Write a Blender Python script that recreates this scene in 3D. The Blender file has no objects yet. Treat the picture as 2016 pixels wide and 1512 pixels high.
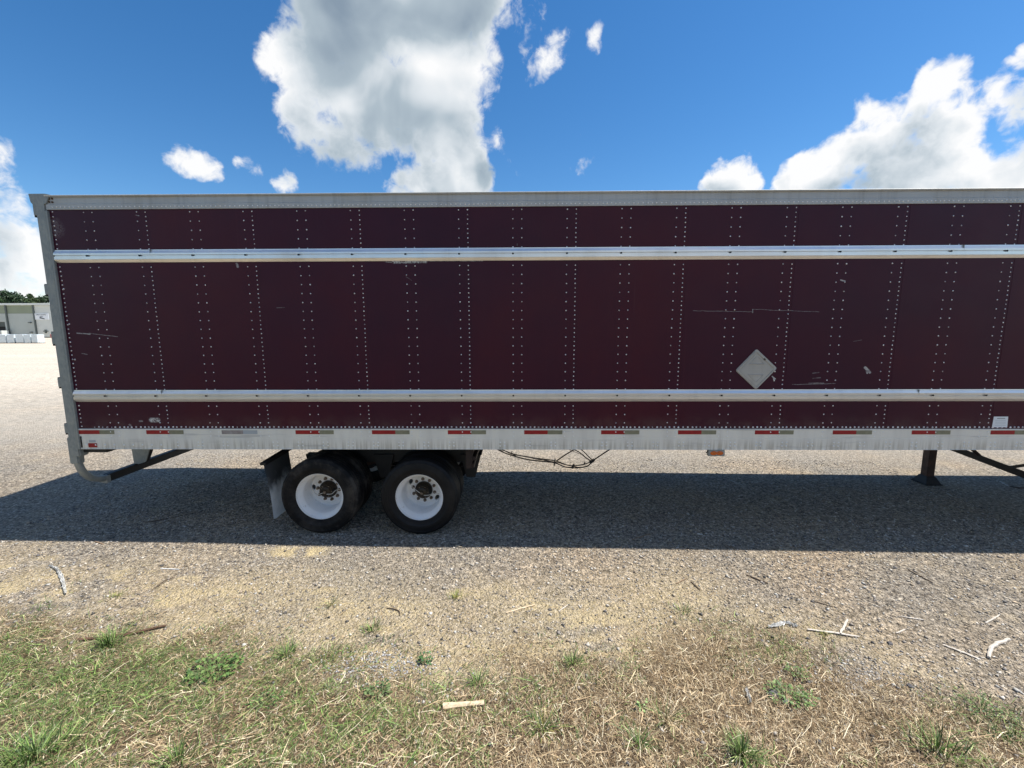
import bpy, bmesh, math, random
import numpy as np
from mathutils import Vector, Matrix

sc = bpy.context.scene
col = sc.collection
random.seed(7); rng = np.random.default_rng(11)

# ------------------------------------------------------------------ camera
# world frame: X along the trailer (front = +X), Y away from the camera (near side wall at Y=0), Z up
F_PX = 852.0
CAM = np.array([-0.6529, -5.0635, 2.5443])
CR = np.array([0.9998995, 0.01383732, -0.00308568])
CF = np.array([-0.01412343, 0.99116481, -0.13188192])
CU = np.array([0.00123352, 0.13191225, 0.99126063])
cd = bpy.data.cameras.new('camera'); cam = bpy.data.objects.new('camera', cd); col.objects.link(cam)
cd.sensor_width = 36; cd.lens = F_PX / 2016 * 36; cd.clip_start = .05; cd.clip_end = 6000
cam.matrix_world = Matrix(((CR[0], CU[0], -CF[0], CAM[0]), (CR[1], CU[1], -CF[1], CAM[1]), (CR[2], CU[2], -CF[2], CAM[2]), (0, 0, 0, 1)))
sc.camera = cam

def ray(px, py):
    return CF + CR * (px - 1008) / F_PX - CU * (py - 756) / F_PX
def at(px, py, Y=0.0):
    d = ray(px, py); return CAM + d * ((Y - CAM[1]) / d[1])
def sdir(px, py):
    d = ray(px, py); return d / np.linalg.norm(d)

# ------------------------------------------------------------------ light
SUN = Vector((0.546, 0.067, 1.0)).normalized()
sl = bpy.data.lights.new('sun', 'SUN'); sl.energy = 5.0; sl.angle = math.radians(.53); sl.color = (1, .955, .88)
so = bpy.data.objects.new('sun', sl); col.objects.link(so); so.location = (20, 3, 40)
so.rotation_euler = SUN.to_track_quat('Z', 'Y').to_euler()
vs = sc.view_settings
sc.display_settings.display_device = 'sRGB'
vs.view_transform = 'Standard'; vs.look = 'None'; vs.exposure = 0.56; vs.gamma = 1; vs.use_curve_mapping = False

# ------------------------------------------------------------------ node helpers
class NT:
    def __init__(s, tree): s.t = tree; s.n = tree.nodes; s.l = tree.links
    def new(s, k, **kw):
        n = s.n.new(k)
        for a, b in kw.items(): setattr(n, a, b)
        return n
    def put(s, sock, v):
        if isinstance(v, bpy.types.NodeSocket): s.l.new(v, sock)
        elif v is not None:
            if sock.type == 'RGBA' and hasattr(v, '__len__') and len(v) == 3: v = (*v, 1)
            sock.default_value = v
    def math(s, op, a, b=None, c=None, clamp=False):
        n = s.new('ShaderNodeMath', operation=op); n.use_clamp = clamp
        for i, v in enumerate((a, b, c)): s.put(n.inputs[i], v)
        return n.outputs[0]
    def vm(s, op, a, b=None, scale=None):
        n = s.new('ShaderNodeVectorMath', operation=op)
        s.put(n.inputs[0], a); s.put(n.inputs[1], b)
        if scale is not None: s.put(n.inputs['Scale'], scale)
        return n.outputs['Value'] if op in ('DOT_PRODUCT', 'LENGTH', 'DISTANCE') else n.outputs[0]
    def noise(s, vec, scale, detail=4, rough=.5, out=0, dist=0):
        n = s.new('ShaderNodeTexNoise'); s.put(n.inputs['Vector'], vec); n.inputs['Scale'].default_value = scale
        n.inputs['Detail'].default_value = detail; n.inputs['Roughness'].default_value = rough; n.inputs['Distortion'].default_value = dist
        return n.outputs[out]
    def vor(s, vec, scale, out='Distance', feature='F1', rand=1):
        n = s.new('ShaderNodeTexVoronoi', feature=feature); s.put(n.inputs['Vector'], vec); n.inputs['Scale'].default_value = scale
        n.inputs['Randomness'].default_value = rand
        return n.outputs[out]
    def ss(s, v, a, b, lo=0., hi=1.):
        n = s.new('ShaderNodeMapRange', interpolation_type='SMOOTHSTEP'); s.put(n.inputs[0], v)
        for i, x in enumerate((a, b, lo, hi)): s.put(n.inputs[1 + i], x)
        return n.outputs[0]
    def lin(s, v, a, b, lo=0., hi=1.):
        n = s.new('ShaderNodeMapRange'); s.put(n.inputs[0], v)
        for i, x in enumerate((a, b, lo, hi)): s.put(n.inputs[1 + i], x)
        return n.outputs[0]
    def mix(s, f, a, b, mode='MIX'):
        n = s.new('ShaderNodeMix', data_type='RGBA', blend_type=mode); s.put(n.inputs[0], f); s.put(n.inputs[6], a); s.put(n.inputs[7], b)
        return n.outputs[2]
    def ramp(s, v, stops, interp='LINEAR'):
        n = s.new('ShaderNodeValToRGB'); s.put(n.inputs[0], v); r = n.color_ramp; r.interpolation = interp
        while len(r.elements) < len(stops): r.elements.new(.5)
        for e, (p, c) in zip(r.elements, stops): e.position = p; e.color = (*c, 1) if len(c) == 3 else c
        return n.outputs[0]
    def bump(s, h, strength=.3, dist=.01, nrm=None):
        n = s.new('ShaderNodeBump'); n.inputs['Strength'].default_value = strength; n.inputs['Distance'].default_value = dist
        s.put(n.inputs['Height'], h)
        if nrm: s.put(n.inputs['Normal'], nrm)
        return n.outputs[0]
    def pos(s): return s.new('ShaderNodeNewGeometry').outputs['Position']
    def mapv(s, v, scale=(1, 1, 1), loc=(0, 0, 0)):
        n = s.new('ShaderNodeMapping'); s.put(n.inputs[0], v); n.inputs['Scale'].default_value = scale; n.inputs['Location'].default_value = loc
        return n.outputs[0]
    def sep(s, v):
        n = s.new('ShaderNodeSeparateXYZ'); s.put(n.inputs[0], v); return n.outputs

def mat(name, base=(.5, .5, .5), rough=.5, metal=0., fn=None, **kw):
    m = bpy.data.materials.new(name); m.use_nodes = True; t = NT(m.node_tree)
    b = t.n['Principled BSDF']
    t.put(b.inputs['Base Color'], base); b.inputs['Roughness'].default_value = rough; b.inputs['Metallic'].default_value = metal
    for k, v in kw.items(): t.put(b.inputs[k.replace('_', ' ')], v)
    if fn: fn(t, b)
    return m

# ------------------------------------------------------------------ world: sky + clouds
w = bpy.data.worlds.new('World'); sc.world = w; w.use_nodes = True
W = NT(w.node_tree); W.n.clear()
sky = W.new('ShaderNodeTexSky', sky_type='NISHITA'); sky.sun_disc = False
sky.sun_elevation = math.asin(SUN.z); sky.sun_rotation = math.atan2(SUN.x, SUN.y)
sky.air_density = 1.0; sky.dust_density = .15; sky.ozone_density = 4.0
# cloud puffs: (photo column, photo row, size, weight) turned into fixed directions of the sky
BL = [(650, 20, 100, 1), (750, 30, 150, 1.1), (880, 20, 135, 1.1), (950, 40, 50, .8), (615, 120, 92, 1), (595, 180, 70, .9), (720, 160, 150, 1.2), (845, 170, 145, 1.2),
      (935, 150, 62, .9), (605, 245, 66, 1), (660, 285, 62, .95), (700, 300, 45, .8), (770, 235, 85, 1), (855, 260, 85, 1.05), (905, 315, 62, 1), (875, 365, 84, 1), (930, 372, 50, .9),
      (800, 372, 44, .95), (960, 110, 55, .8), (965, 165, 40, .7), (750, -70, 190, 1.1), (900, -100, 160, 1.1), (836, 330, 22, .7),
      (1070, 120, 46, .62), (1035, 95, 36, .55), (1030, 40, 44, .60), (1162, 92, 26, .44), (1140, 294, 44, .46), (992, 280, 34, .66), (1000, 332, 24, .52),
      (348, 312, 34, .60), (385, 325, 34, .58), (415, 340, 26, .5), (488, 308, 28, .60), (510, 334, 28, .58), (566, 355, 30, .85),
      (0, 300, 50, .62), (-10, 370, 60, .7), (20, 390, 50, .55), (10, 470, 66, .72), (66, 480, 48, .62), (20, 545, 80, .74), (85, 560, 50, .62), (50, 420, 44, .45), (-120, 420, 130, .9),
      (1448, 348, 50, 1), (1415, 362, 26, .9), (1480, 358, 28, .9), (1400, 375, 16, .5), (1570, 352, 44, 1), (1582, 322, 24, .9), (1640, 345, 72, 1), (1700, 300, 60, .95),
      (1716, 225, 50, 1), (1750, 245, 56, 1), (1765, 330, 90, 1), (1835, 172, 58, 1.05), (1803, 150, 24, .9), (1800, 210, 50, 1), (1850, 245, 76, 1), (1872, 340, 72, .9),
      (1975, 360, 80, .9), (1965, 172, 44, .85), (1995, 130, 36, .85), (2014, 92, 26, .9), (2000, 250, 34, .6), (2050, 190, 75, 1), (2085, 90, 75, 1), (2035, 310, 50, .8),
      (2250, 250, 180, 1), (2500, 100, 140, .8)]
PUFF = []
for x, y, r, wt in BL:
    c = sdir(x, y); R = .5 * (np.linalg.norm(sdir(x + r, y) - c) + np.linalg.norm(sdir(x, y + r) - c)); PUFF.append((c, R, wt))
def cloud_group():
    g = bpy.data.node_groups.new('cloud_density', 'ShaderNodeTree'); T = NT(g)
    g.interface.new_socket('Vector', in_out='INPUT', socket_type='NodeSocketVector')
    g.interface.new_socket('Density', in_out='OUTPUT', socket_type='NodeSocketFloat')
    g.interface.new_socket('Body', in_out='OUTPUT', socket_type='NodeSocketFloat')
    gi = T.new('NodeGroupInput'); go = T.new('NodeGroupOutput'); v = gi.outputs[0]
    wn = T.noise(v, 7, 5, .6, out=1)
    vw = T.vm('ADD', v, T.vm('SCALE', T.vm('SUBTRACT', wn, (.5, .5, .5)), scale=.085))
    acc = None
    for c, R, wt in PUFF:
        d = T.vm('DISTANCE', vw, tuple(float(q) for q in c))
        q = T.math('MULTIPLY', T.math('MULTIPLY', d, d), -wt / (R * 1.22) ** 2)
        q = T.math('ADD', q, wt)
        acc = q if acc is None else T.math('SMOOTH_MAX', acc, q, .5)
    # unseen cumulus added behind the camera and overhead for fill light and reflections
    vy = T.sep(v)[1]; fill_cover = T.math('MULTIPLY', T.math('SUBTRACT', T.noise(v, 2.6, 3, .5, dist=.3), .45), 5.5)
    fill_cover = T.math('ADD', fill_cover, T.math('MULTIPLY', T.ss(vy, .12, -.25), 1.)); fill_cover = T.math('SUBTRACT', fill_cover, T.math('ADD', 1., T.math('MULTIPLY', T.ss(vy, -.25, .12), 4.)))
    body = T.math('MAXIMUM', T.math('MAXIMUM', acc, fill_cover), -3)
    n1 = T.noise(v, 10, 9, .56); n2 = T.noise(v, 5.5, 3, .5)
    bil = T.math('SUBTRACT', 1, T.vor(T.vm('ADD', v, T.vm('SCALE', wn, scale=.03)), 34))
    d = T.math('ADD', body, T.math('MULTIPLY', T.math('SUBTRACT', n1, .5), 2.1))
    d = T.math('ADD', d, T.math('MULTIPLY', T.math('SUBTRACT', n2, .5), .7))
    d = T.math('ADD', d, T.math('MULTIPLY', T.math('SUBTRACT', bil, .5), .16))
    d = T.math('ADD', d, T.math('MULTIPLY', T.math('SUBTRACT', T.noise(v, 38, 7, .62, dist=.6), .5), .85))
    T.put(go.inputs[0], T.math('SUBTRACT', d, .30)); T.put(go.inputs[1], body)
    return g
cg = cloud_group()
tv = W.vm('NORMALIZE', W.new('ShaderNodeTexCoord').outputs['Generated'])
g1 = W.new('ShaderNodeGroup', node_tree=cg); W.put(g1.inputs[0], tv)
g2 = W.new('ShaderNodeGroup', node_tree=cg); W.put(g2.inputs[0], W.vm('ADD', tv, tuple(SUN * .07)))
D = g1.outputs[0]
elev = W.sep(tv)[2]
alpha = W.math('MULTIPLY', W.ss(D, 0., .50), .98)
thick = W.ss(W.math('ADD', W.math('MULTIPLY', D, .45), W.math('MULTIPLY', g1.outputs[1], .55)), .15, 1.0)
rb = W.math('MULTIPLY', W.math('SUBTRACT', g1.outputs[1], g2.outputs[1]), .42)      # sunward side of each heap
big = W.noise(tv, 4.6, 2, .5, dist=.4); mott = W.noise(tv, 8, 3, .45, dist=.5)
gray = W.math('MULTIPLY', thick, W.ss(elev, .20, .50, .62, .50))
gray = W.math('ADD', gray, W.math('MULTIPLY', W.math('SUBTRACT', big, .5), 1.9))
gray = W.math('ADD', gray, W.math('MULTIPLY', W.math('SUBTRACT', mott, .5), 1.5))
gray = W.math('SUBTRACT', gray, rb, clamp=True)
ccol = W.ramp(gray, [(0, (1.06, 1.06, 1.06)), (.25, (.82, .87, .91)), (.55, (.47, .56, .63)), (1, (.27, .35, .44))])
hs = W.new('ShaderNodeHueSaturation'); hs.inputs['Saturation'].default_value = 1.27; hs.inputs['Value'].default_value = 1.0; W.put(hs.inputs['Color'], sky.outputs[0])
bg1 = W.new('ShaderNodeBackground'); W.put(bg1.inputs[0], hs.outputs[0]); bg1.inputs[1].default_value = .100
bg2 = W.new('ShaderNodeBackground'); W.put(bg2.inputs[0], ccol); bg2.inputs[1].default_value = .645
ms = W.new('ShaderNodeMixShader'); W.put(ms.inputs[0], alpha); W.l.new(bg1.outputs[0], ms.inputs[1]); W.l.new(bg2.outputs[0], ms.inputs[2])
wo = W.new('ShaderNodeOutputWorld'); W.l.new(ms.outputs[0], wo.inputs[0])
w.cycles.sampling_method = 'MANUAL'; w.cycles.sample_map_resolution = 512

# ------------------------------------------------------------------ numpy noise and the lie of the ground
def vnoise(x, y, seed=0):
    x = np.asarray(x, float); y = np.asarray(y, float)
    xi = np.floor(x).astype(np.int64); yi = np.floor(y).astype(np.int64); xf = x - xi; yf = y - yi
    def h(a, b):
        n = (a * 374761393 + b * 668265263 + seed * 982451653) & 0xffffffff
        n = ((n ^ (n >> 13)) * 1274126177) & 0xffffffff; n = n ^ (n >> 16)
        return (n & 0xffff) / 65535.
    u = xf * xf * (3 - 2 * xf); v = yf * yf * (3 - 2 * yf)
    return (h(xi, yi) * (1 - u) + h(xi + 1, yi) * u) * (1 - v) + (h(xi, yi + 1) * (1 - u) + h(xi + 1, yi + 1) * u) * v
def fbm(x, y, sc_=1., seed=0, o=4):
    s = 0; a = .5; t = 0
    for i in range(o):
        s = s + a * vnoise(x * sc_, y * sc_, seed + i * 7); t += a; a *= .5; sc_ *= 2.03
    return s / t
def sst(v, a, b):
    t = np.clip((v - a) / (b - a), 0, 1); return t * t * (3 - 2 * t)
def gz(x, y):
    x = np.asarray(x, float); y = np.asarray(y, float)
    z = -0.010 * (x + 2.5) * np.exp(-(x / 18) ** 2 - (y / 25) ** 2)
    z = z - .028 * np.exp(-((x + 2.5) / 1.5) ** 4 - ((y - .6) / 1.1) ** 4) - .028 * np.exp(-((x + 2.5) / 1.5) ** 4 - ((y - 2.2) / .6) ** 4)   # the axles have settled into the gravel
    s = sst(y, -1.55, -5.6)
    z = z + .85 * s + (fbm(x, y, .9, 5) - .5) * .09 * sst(y, -1.0, -2.6) + (fbm(x, y, 3.2, 9) - .5) * .035 * sst(y, -1.3, -2.4)
    z = z + (fbm(x, y, .35, 3) - .5) * .03 * sst(np.abs(y - 1.2), 1.7, 3.0)
    return z
def gp(px, py):
    d = ray(px, py); t = 1.0
    for i in range(4000):
        p = CAM + d * t
        if p[2] <= gz(p[0], p[1]): break
        t += .004 if t < 12 else .05
    return p

def smooth_grid_coords(lo, hi, step, far):
    c = list(np.arange(lo, hi, step)); a = [hi]; s = step
    while a[-1] < far: s *= 1.16; a.append(a[-1] + s)
    b = [lo]; s = step
    while b[-1] > -far: s *= 1.16; b.append(b[-1] - s)
    return np.array(b[1:][::-1] + c + a)
edge_px = [(-300, 1200), (0, 1228), (200, 1246), (350, 1235), (520, 1262), (700, 1285), (1000, 1305), (1250, 1290), (1400, 1240), (1560, 1262), (1700, 1310), (1860, 1355), (2016, 1405), (2300, 1470)]
EP = np.array([gp(*p)[:2] for p in edge_px])
def edge_y(x): return np.interp(x, EP[:, 0], EP[:, 1])
def grassy(x, y):
    d = edge_y(x) - y + (fbm(x, y, 1.7, 21) - .5) * 1.0 + (fbm(x, y, 7, 22, 3) - .5) * .5
    return sst(d, -.30, .55)
def sandy(x, y):
    d = edge_y(x) - y
    band = np.exp(-((d + .28) / .50) ** 2) * sst(fbm(x * .8, y * 1.6, 2.2, 31, 6), .40, .66)
    band = np.maximum(band, .62 * sst(d, -1.55, -.25) * sst(fbm(x, y * 1.3, 1.1, 35, 6), .30, .58)) * (.25 + .75 * sst(-x, -2.8, -.2))
    band = np.maximum(band, .9 * sst(fbm(x * 1.2, y * 2.6, 2.3, 37, 6), .60, .70) * sst(d, -1.7, -.4) * sst(-x, -1.6, 0))
    p1 = gp(595, 1086); q = np.exp(-((x - p1[0] + .05) / .32) ** 4 - ((y - p1[1]) / .12) ** 4) * sst(fbm(x * 2, y * .7, 4, 33, 5), .36, .56)
    return np.clip(band * 1.15 + q * 1.4, 0, 1.3)
def greenness(x, y):
    g = .10 + .72 * sst(-x, .8, 3.0) * sst(-y, 1.5, 2.3)
    g = g + 1.7 * (fbm(x, y, 1.6, 41) - .5) + .8 * (fbm(x, y, 6, 42) - .5)
    return np.clip(g, 0, 1)

def newobj(name, me, m=None, parent=None):
    o = bpy.data.objects.new(name, me); col.objects.link(o)
    if m is not None: me.materials.append(m)
    if parent is not None: o.parent = parent
    return o
def tag(o, label=None, cat=None, group=None, kind=None):
    if label: o['label'] = label
    if cat: o['category'] = cat
    if group: o['group'] = group
    if kind: o['kind'] = kind
    return o

# ------------------------------------------------------------------ ground sheet
def ground_mat(t, b):
    P = t.pos(); at_ = lambda n: t.new('ShaderNodeAttribute', attribute_name=n).outputs['Fac']
    grass = at_('grassy'); sand = at_('sandy')
    c1 = t.vor(P, 62, 'Color'); c2 = t.vor(P, 150, 'Color'); c3 = t.vor(P, 26, 'Color')
    v1 = t.sep(c1)[0]; v2 = t.sep(c2)[1]; v3 = t.sep(c3)[0]
    pal = [(0, (.10, .095, .09)), (.2, (.21, .19, .17)), (.45, (.35, .31, .265)), (.7, (.47, .425, .365)), (.9, (.62, .575, .51)), (1, (.80, .76, .70))]
    stone = t.mix(.45, t.ramp(v1, pal), t.ramp(v2, pal))
    stone = t.mix(.30, stone, t.ramp(v3, pal))
    stone = t.mix(.28, stone, t.ramp(t.sep(t.vor(P, 38, 'Color'))[0], pal))
    big = t.noise(P, .55, 5, .6); mid = t.noise(P, 2.6, 6, .65)
    tint = t.ramp(big, [(.32, (.90, .93, .98)), (.5, (1.0, .985, .96)), (.68, (1.16, 1.06, .94))])
    stone = t.mix(1, stone, tint, 'MULTIPLY')
    stone = t.mix(t.ss(mid, .52, .74, 0, .55), stone, (.55, .47, .34))
    # wheel-worn streaks of the open yard, running along X far away
    st = t.noise(t.mapv(P, (.02, .22, 1)), 1, 4, .6)
    y = t.sep(P)[1]
    far = t.ss(y, 6, 30)
    stone = t.mix(t.math('MULTIPLY', far, t.ss(st, .38, .70, 0, .75)), stone, (.50, .40, .31))
    stone = t.mix(t.math('MULTIPLY', far, t.ss(t.noise(t.mapv(P, (.03, .5, 1), (9, 4, 0)), 1, 3, .5), .42, .75, 0, .8)), stone, (.70, .63, .54))
    fine = t.noise(P, 240, 4, .7); grit_shade = t.noise(P, 26, 7, .78)
    stone = t.mix(1, stone, t.ramp(grit_shade, [(.36, (.16, .15, .14)), (.45, (.72, .72, .72)), (.53, (1.12, 1.12, 1.12)), (.64, (1.9, 1.86, 1.8))]), 'MULTIPLY')  # grit tones, with small shadow specks between stones put into the colour
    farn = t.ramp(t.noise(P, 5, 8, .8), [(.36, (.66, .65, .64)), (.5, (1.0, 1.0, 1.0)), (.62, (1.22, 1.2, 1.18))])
    stone = t.mix(t.ss(y, 1.6, 6, 0, .60), stone, (.67, .635, .58)); stone = t.mix(t.ss(y, 2.6, 9), stone, t.mix(1, stone, farn, 'MULTIPLY'))  # gravel lightened with distance, grazing backscatter put into its colour
    sandc = t.ramp(t.noise(P, 60, 5, .7), [(.3, (.42, .34, .19)), (.5, (.72, .60, .36)), (.7, (.95, .83, .56))])
    stone = t.mix(t.math('MULTIPLY', sand, t.ss(t.math('ADD', v1, t.math('MULTIPLY', mid, .8)), .3, 1.3, 1., .45)), stone, sandc)
    dirt = t.ramp(t.noise(P, 45, 6, .7), [(.3, (.045, .032, .022)), (.5, (.16, .115, .070)), (.68, (.38, .29, .185))])
    c = t.mix(grass, stone, dirt)
    c = t.mix(t.ss(fine, .3, .7, .30, 0), c, (.05, .045, .04))
    c = t.mix(1, c, (1.0, .955, .88), 'MULTIPLY')
    t.put(b.inputs['Base Color'], c)
    h = t.math('ADD', t.math('MULTIPLY', t.vor(P, 62), -1.0), t.math('MULTIPLY', t.vor(P, 150), -.5))
    h = t.math('ADD', h, t.math('MULTIPLY', fine, .35)); h = t.math('ADD', h, t.math('MULTIPLY', t.vor(P, 34), -1.3))
    near = t.ss(y, 4, 22, 1, .0)
    bn = t.new('ShaderNodeBump'); t.put(bn.inputs['Height'], h); bn.inputs['Distance'].default_value = .018
    t.put(bn.inputs['Strength'], t.math('MULTIPLY', near, 1.0))
    t.put(b.inputs['Normal'], bn.outputs[0])
M = {}
M['ground'] = mat('gravel_yard', rough=.95, fn=ground_mat, Specular_IOR_Level=.2)
xs = smooth_grid_coords(-7, 7, .045, 3000); ys = smooth_grid_coords(-3.9, 3.2, .04, 3000)
X, Y = np.meshgrid(xs, ys); nx, ny = len(xs), len(ys)
Z = gz(X, Y)
co = np.stack([X, Y, Z], -1).reshape(-1, 3)
i = np.arange(nx * ny).reshape(ny, nx)
fc = np.stack([i[:-1, :-1], i[:-1, 1:], i[1:, 1:], i[1:, :-1]], -1).reshape(-1, 4)
def np_mesh(name, co, faces, k, smooth=False):
    me = bpy.data.meshes.new(name); me.vertices.add(len(co)); me.vertices.foreach_set('co', np.asarray(co, np.float32).ravel())
    nf = len(faces); me.loops.add(nf * k); me.polygons.add(nf)
    me.loops.foreach_set('vertex_index', np.asarray(faces, np.int32).ravel())
    me.polygons.foreach_set('loop_start', np.arange(0, nf * k, k, dtype=np.int32)); me.polygons.foreach_set('loop_total', np.full(nf, k, np.int32))
    if smooth: me.polygons.foreach_set('use_smooth', np.ones(nf, bool))
    me.update(calc_edges=True); me.validate(); return me
me = np_mesh('ground', co, fc, 4, True)
for nm, fnc in (('grassy', grassy), ('sandy', sandy)):
    a = me.attributes.new(nm, 'FLOAT', 'POINT'); v = fnc(co[:, 0], co[:, 1]); v[(np.abs(co[:, 0]) > 60)] *= .5
    a.data.foreach_set('value', v.astype(np.float32))
tag(newobj('ground', me, M['ground']), 'light gravel yard running to the horizon, sandy towards the grass verge', kind='structure')

# ------------------------------------------------------------------ mesh helpers
def bm_obj(name, bm, m, parent=None, smooth=False, bev=0):
    if bev:
        bmesh.ops.bevel(bm, geom=[e for e in bm.edges], offset=bev, segments=2, affect='EDGES', clamp_overlap=True)
    me = bpy.data.meshes.new(name); bm.normal_update(); bm.to_mesh(me); bm.free()
    if smooth:
        for p in me.polygons: p.use_smooth = True
        try: me.set_sharp_from_angle(angle=math.radians(35))
        except Exception: pass
    return newobj(name, me, m, parent)
def box(bm, x0, x1, y0, y1, z0, z1):
    v = [bm.verts.new(p) for p in ((x0, y0, z0), (x1, y0, z0), (x1, y1, z0), (x0, y1, z0), (x0, y0, z1), (x1, y0, z1), (x1, y1, z1), (x0, y1, z1))]
    for f in ((3, 2, 1, 0), (4, 5, 6, 7), (0, 1, 5, 4), (1, 2, 6, 5), (2, 3, 7, 6), (3, 0, 4, 7)): bm.faces.new([v[i] for i in f])
def hexa(bm, pts):
    v = [bm.verts.new(p) for p in pts]
    for f in ((3, 2, 1, 0), (4, 5, 6, 7), (0, 1, 5, 4), (1, 2, 6, 5), (2, 3, 7, 6), (3, 0, 4, 7)): bm.faces.new([v[i] for i in f])
def extrude_x(bm, prof, x0, x1, close=True, nx_=1):
    """profile = list of (y,z), run along X"""
    rings = []
    for k in range(nx_ + 1):
        x = x0 + (x1 - x0) * k / nx_; rings.append([bm.verts.new((x, p[0], p[1])) for p in prof])
    n = len(prof)
    for a, b in zip(rings, rings[1:]):
        for i in range(n if close else n - 1):
            j = (i + 1) % n; bm.faces.new((a[i], a[j], b[j], b[i]))
    if close:
        bm.faces.new(rings[0][::-1]); bm.faces.new(rings[-1])
def tube(bm, pts, r, seg=8, cap=True):
    pts = [Vector(p) for p in pts]; rr = r if hasattr(r, '__len__') else [r] * len(pts)
    up = None; rings = []
    for i, p in enumerate(pts):
        d = (pts[min(i + 1, len(pts) - 1)] - pts[max(i - 1, 0)]).normalized()
        if up is None: up = d.orthogonal().normalized()
        else: up = (up - d * up.dot(d)).normalized()
        s = d.cross(up)
        rings.append([bm.verts.new(p + (up * math.cos(a) + s * math.sin(a)) * rr[i]) for a in [2 * math.pi * k / seg for k in range(seg)]])
    for a, b in zip(rings, rings[1:]):
        for i in range(seg): bm.faces.new((a[i], a[(i + 1) % seg], b[(i + 1) % seg], b[i]))
    if cap: bm.faces.new(rings[0][::-1]); bm.faces.new(rings[-1])
def spline(P, n=8):
    P = [Vector(p) for p in P]; out = []
    for i in range(len(P) - 1):
        a, b, c, d = P[max(i - 1, 0)], P[i], P[i + 1], P[min(i + 2, len(P) - 1)]
        for k in range(n):
            t = k / n; out.append(.5 * ((2 * b) + (c - a) * t + (2 * a - 5 * b + 4 * c - d) * t * t + (3 * b - a - 3 * c + d) * t ** 3))
    out.append(P[-1]); return out
def lathe(bm, prof, seg=64, close=False):
    """prof (r, y): revolve around the Y axis"""
    rings = [[bm.verts.new((r * math.cos(2 * math.pi * k / seg), y, r * math.sin(2 * math.pi * k / seg))) for k in range(seg)] for r, y in prof]
    pr = list(zip(rings, rings[1:])) + ([(rings[-1], rings[0])] if close else [])
    for a, b in pr:
        for i in range(seg): bm.faces.new((a[i], b[i], b[(i + 1) % seg], a[(i + 1) % seg]))
    return rings
def dome_mesh(P, r, nrm=-1, h=.45, seg=8):
    """rivet heads at P (n,2: x,z) standing proud of plane y=P[:,2]"""
    P = np.asarray(P, float); n = len(P); rr = np.broadcast_to(r, (n,))
    a = np.arange(seg) * 2 * np.pi / seg
    ring1 = np.stack([np.cos(a), 0 * a, np.sin(a)], -1); ring2 = np.stack([np.cos(a) * .72, 0 * a + nrm * h * .7, np.sin(a) * .72], -1)
    top = np.array([[0, nrm * h, 0]]); base = np.concatenate([ring1, ring2, top])
    co = base[None] * rr[:, None, None]; co[..., 0] += P[:, 0, None]; co[..., 1] += P[:, 1, None]; co[..., 2] += P[:, 2, None]
    fq = [(i, (i + 1) % seg, seg + (i + 1) % seg, seg + i) for i in range(seg)]; 
    ft = [(seg + i, seg + (i + 1) % seg, 2 * seg) for i in range(seg)]
    tri = np.array([(q[0], q[1], q[2]) for q in fq] + [(q[0], q[2], q[3]) for q in fq] + ft)
    if nrm > 0: tri = tri[:, ::-1]
    faces = (tri[None] + (np.arange(n) * (2 * seg + 1))[:, None, None]).reshape(-1, 3)
    return co.reshape(-1, 3), faces

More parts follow.
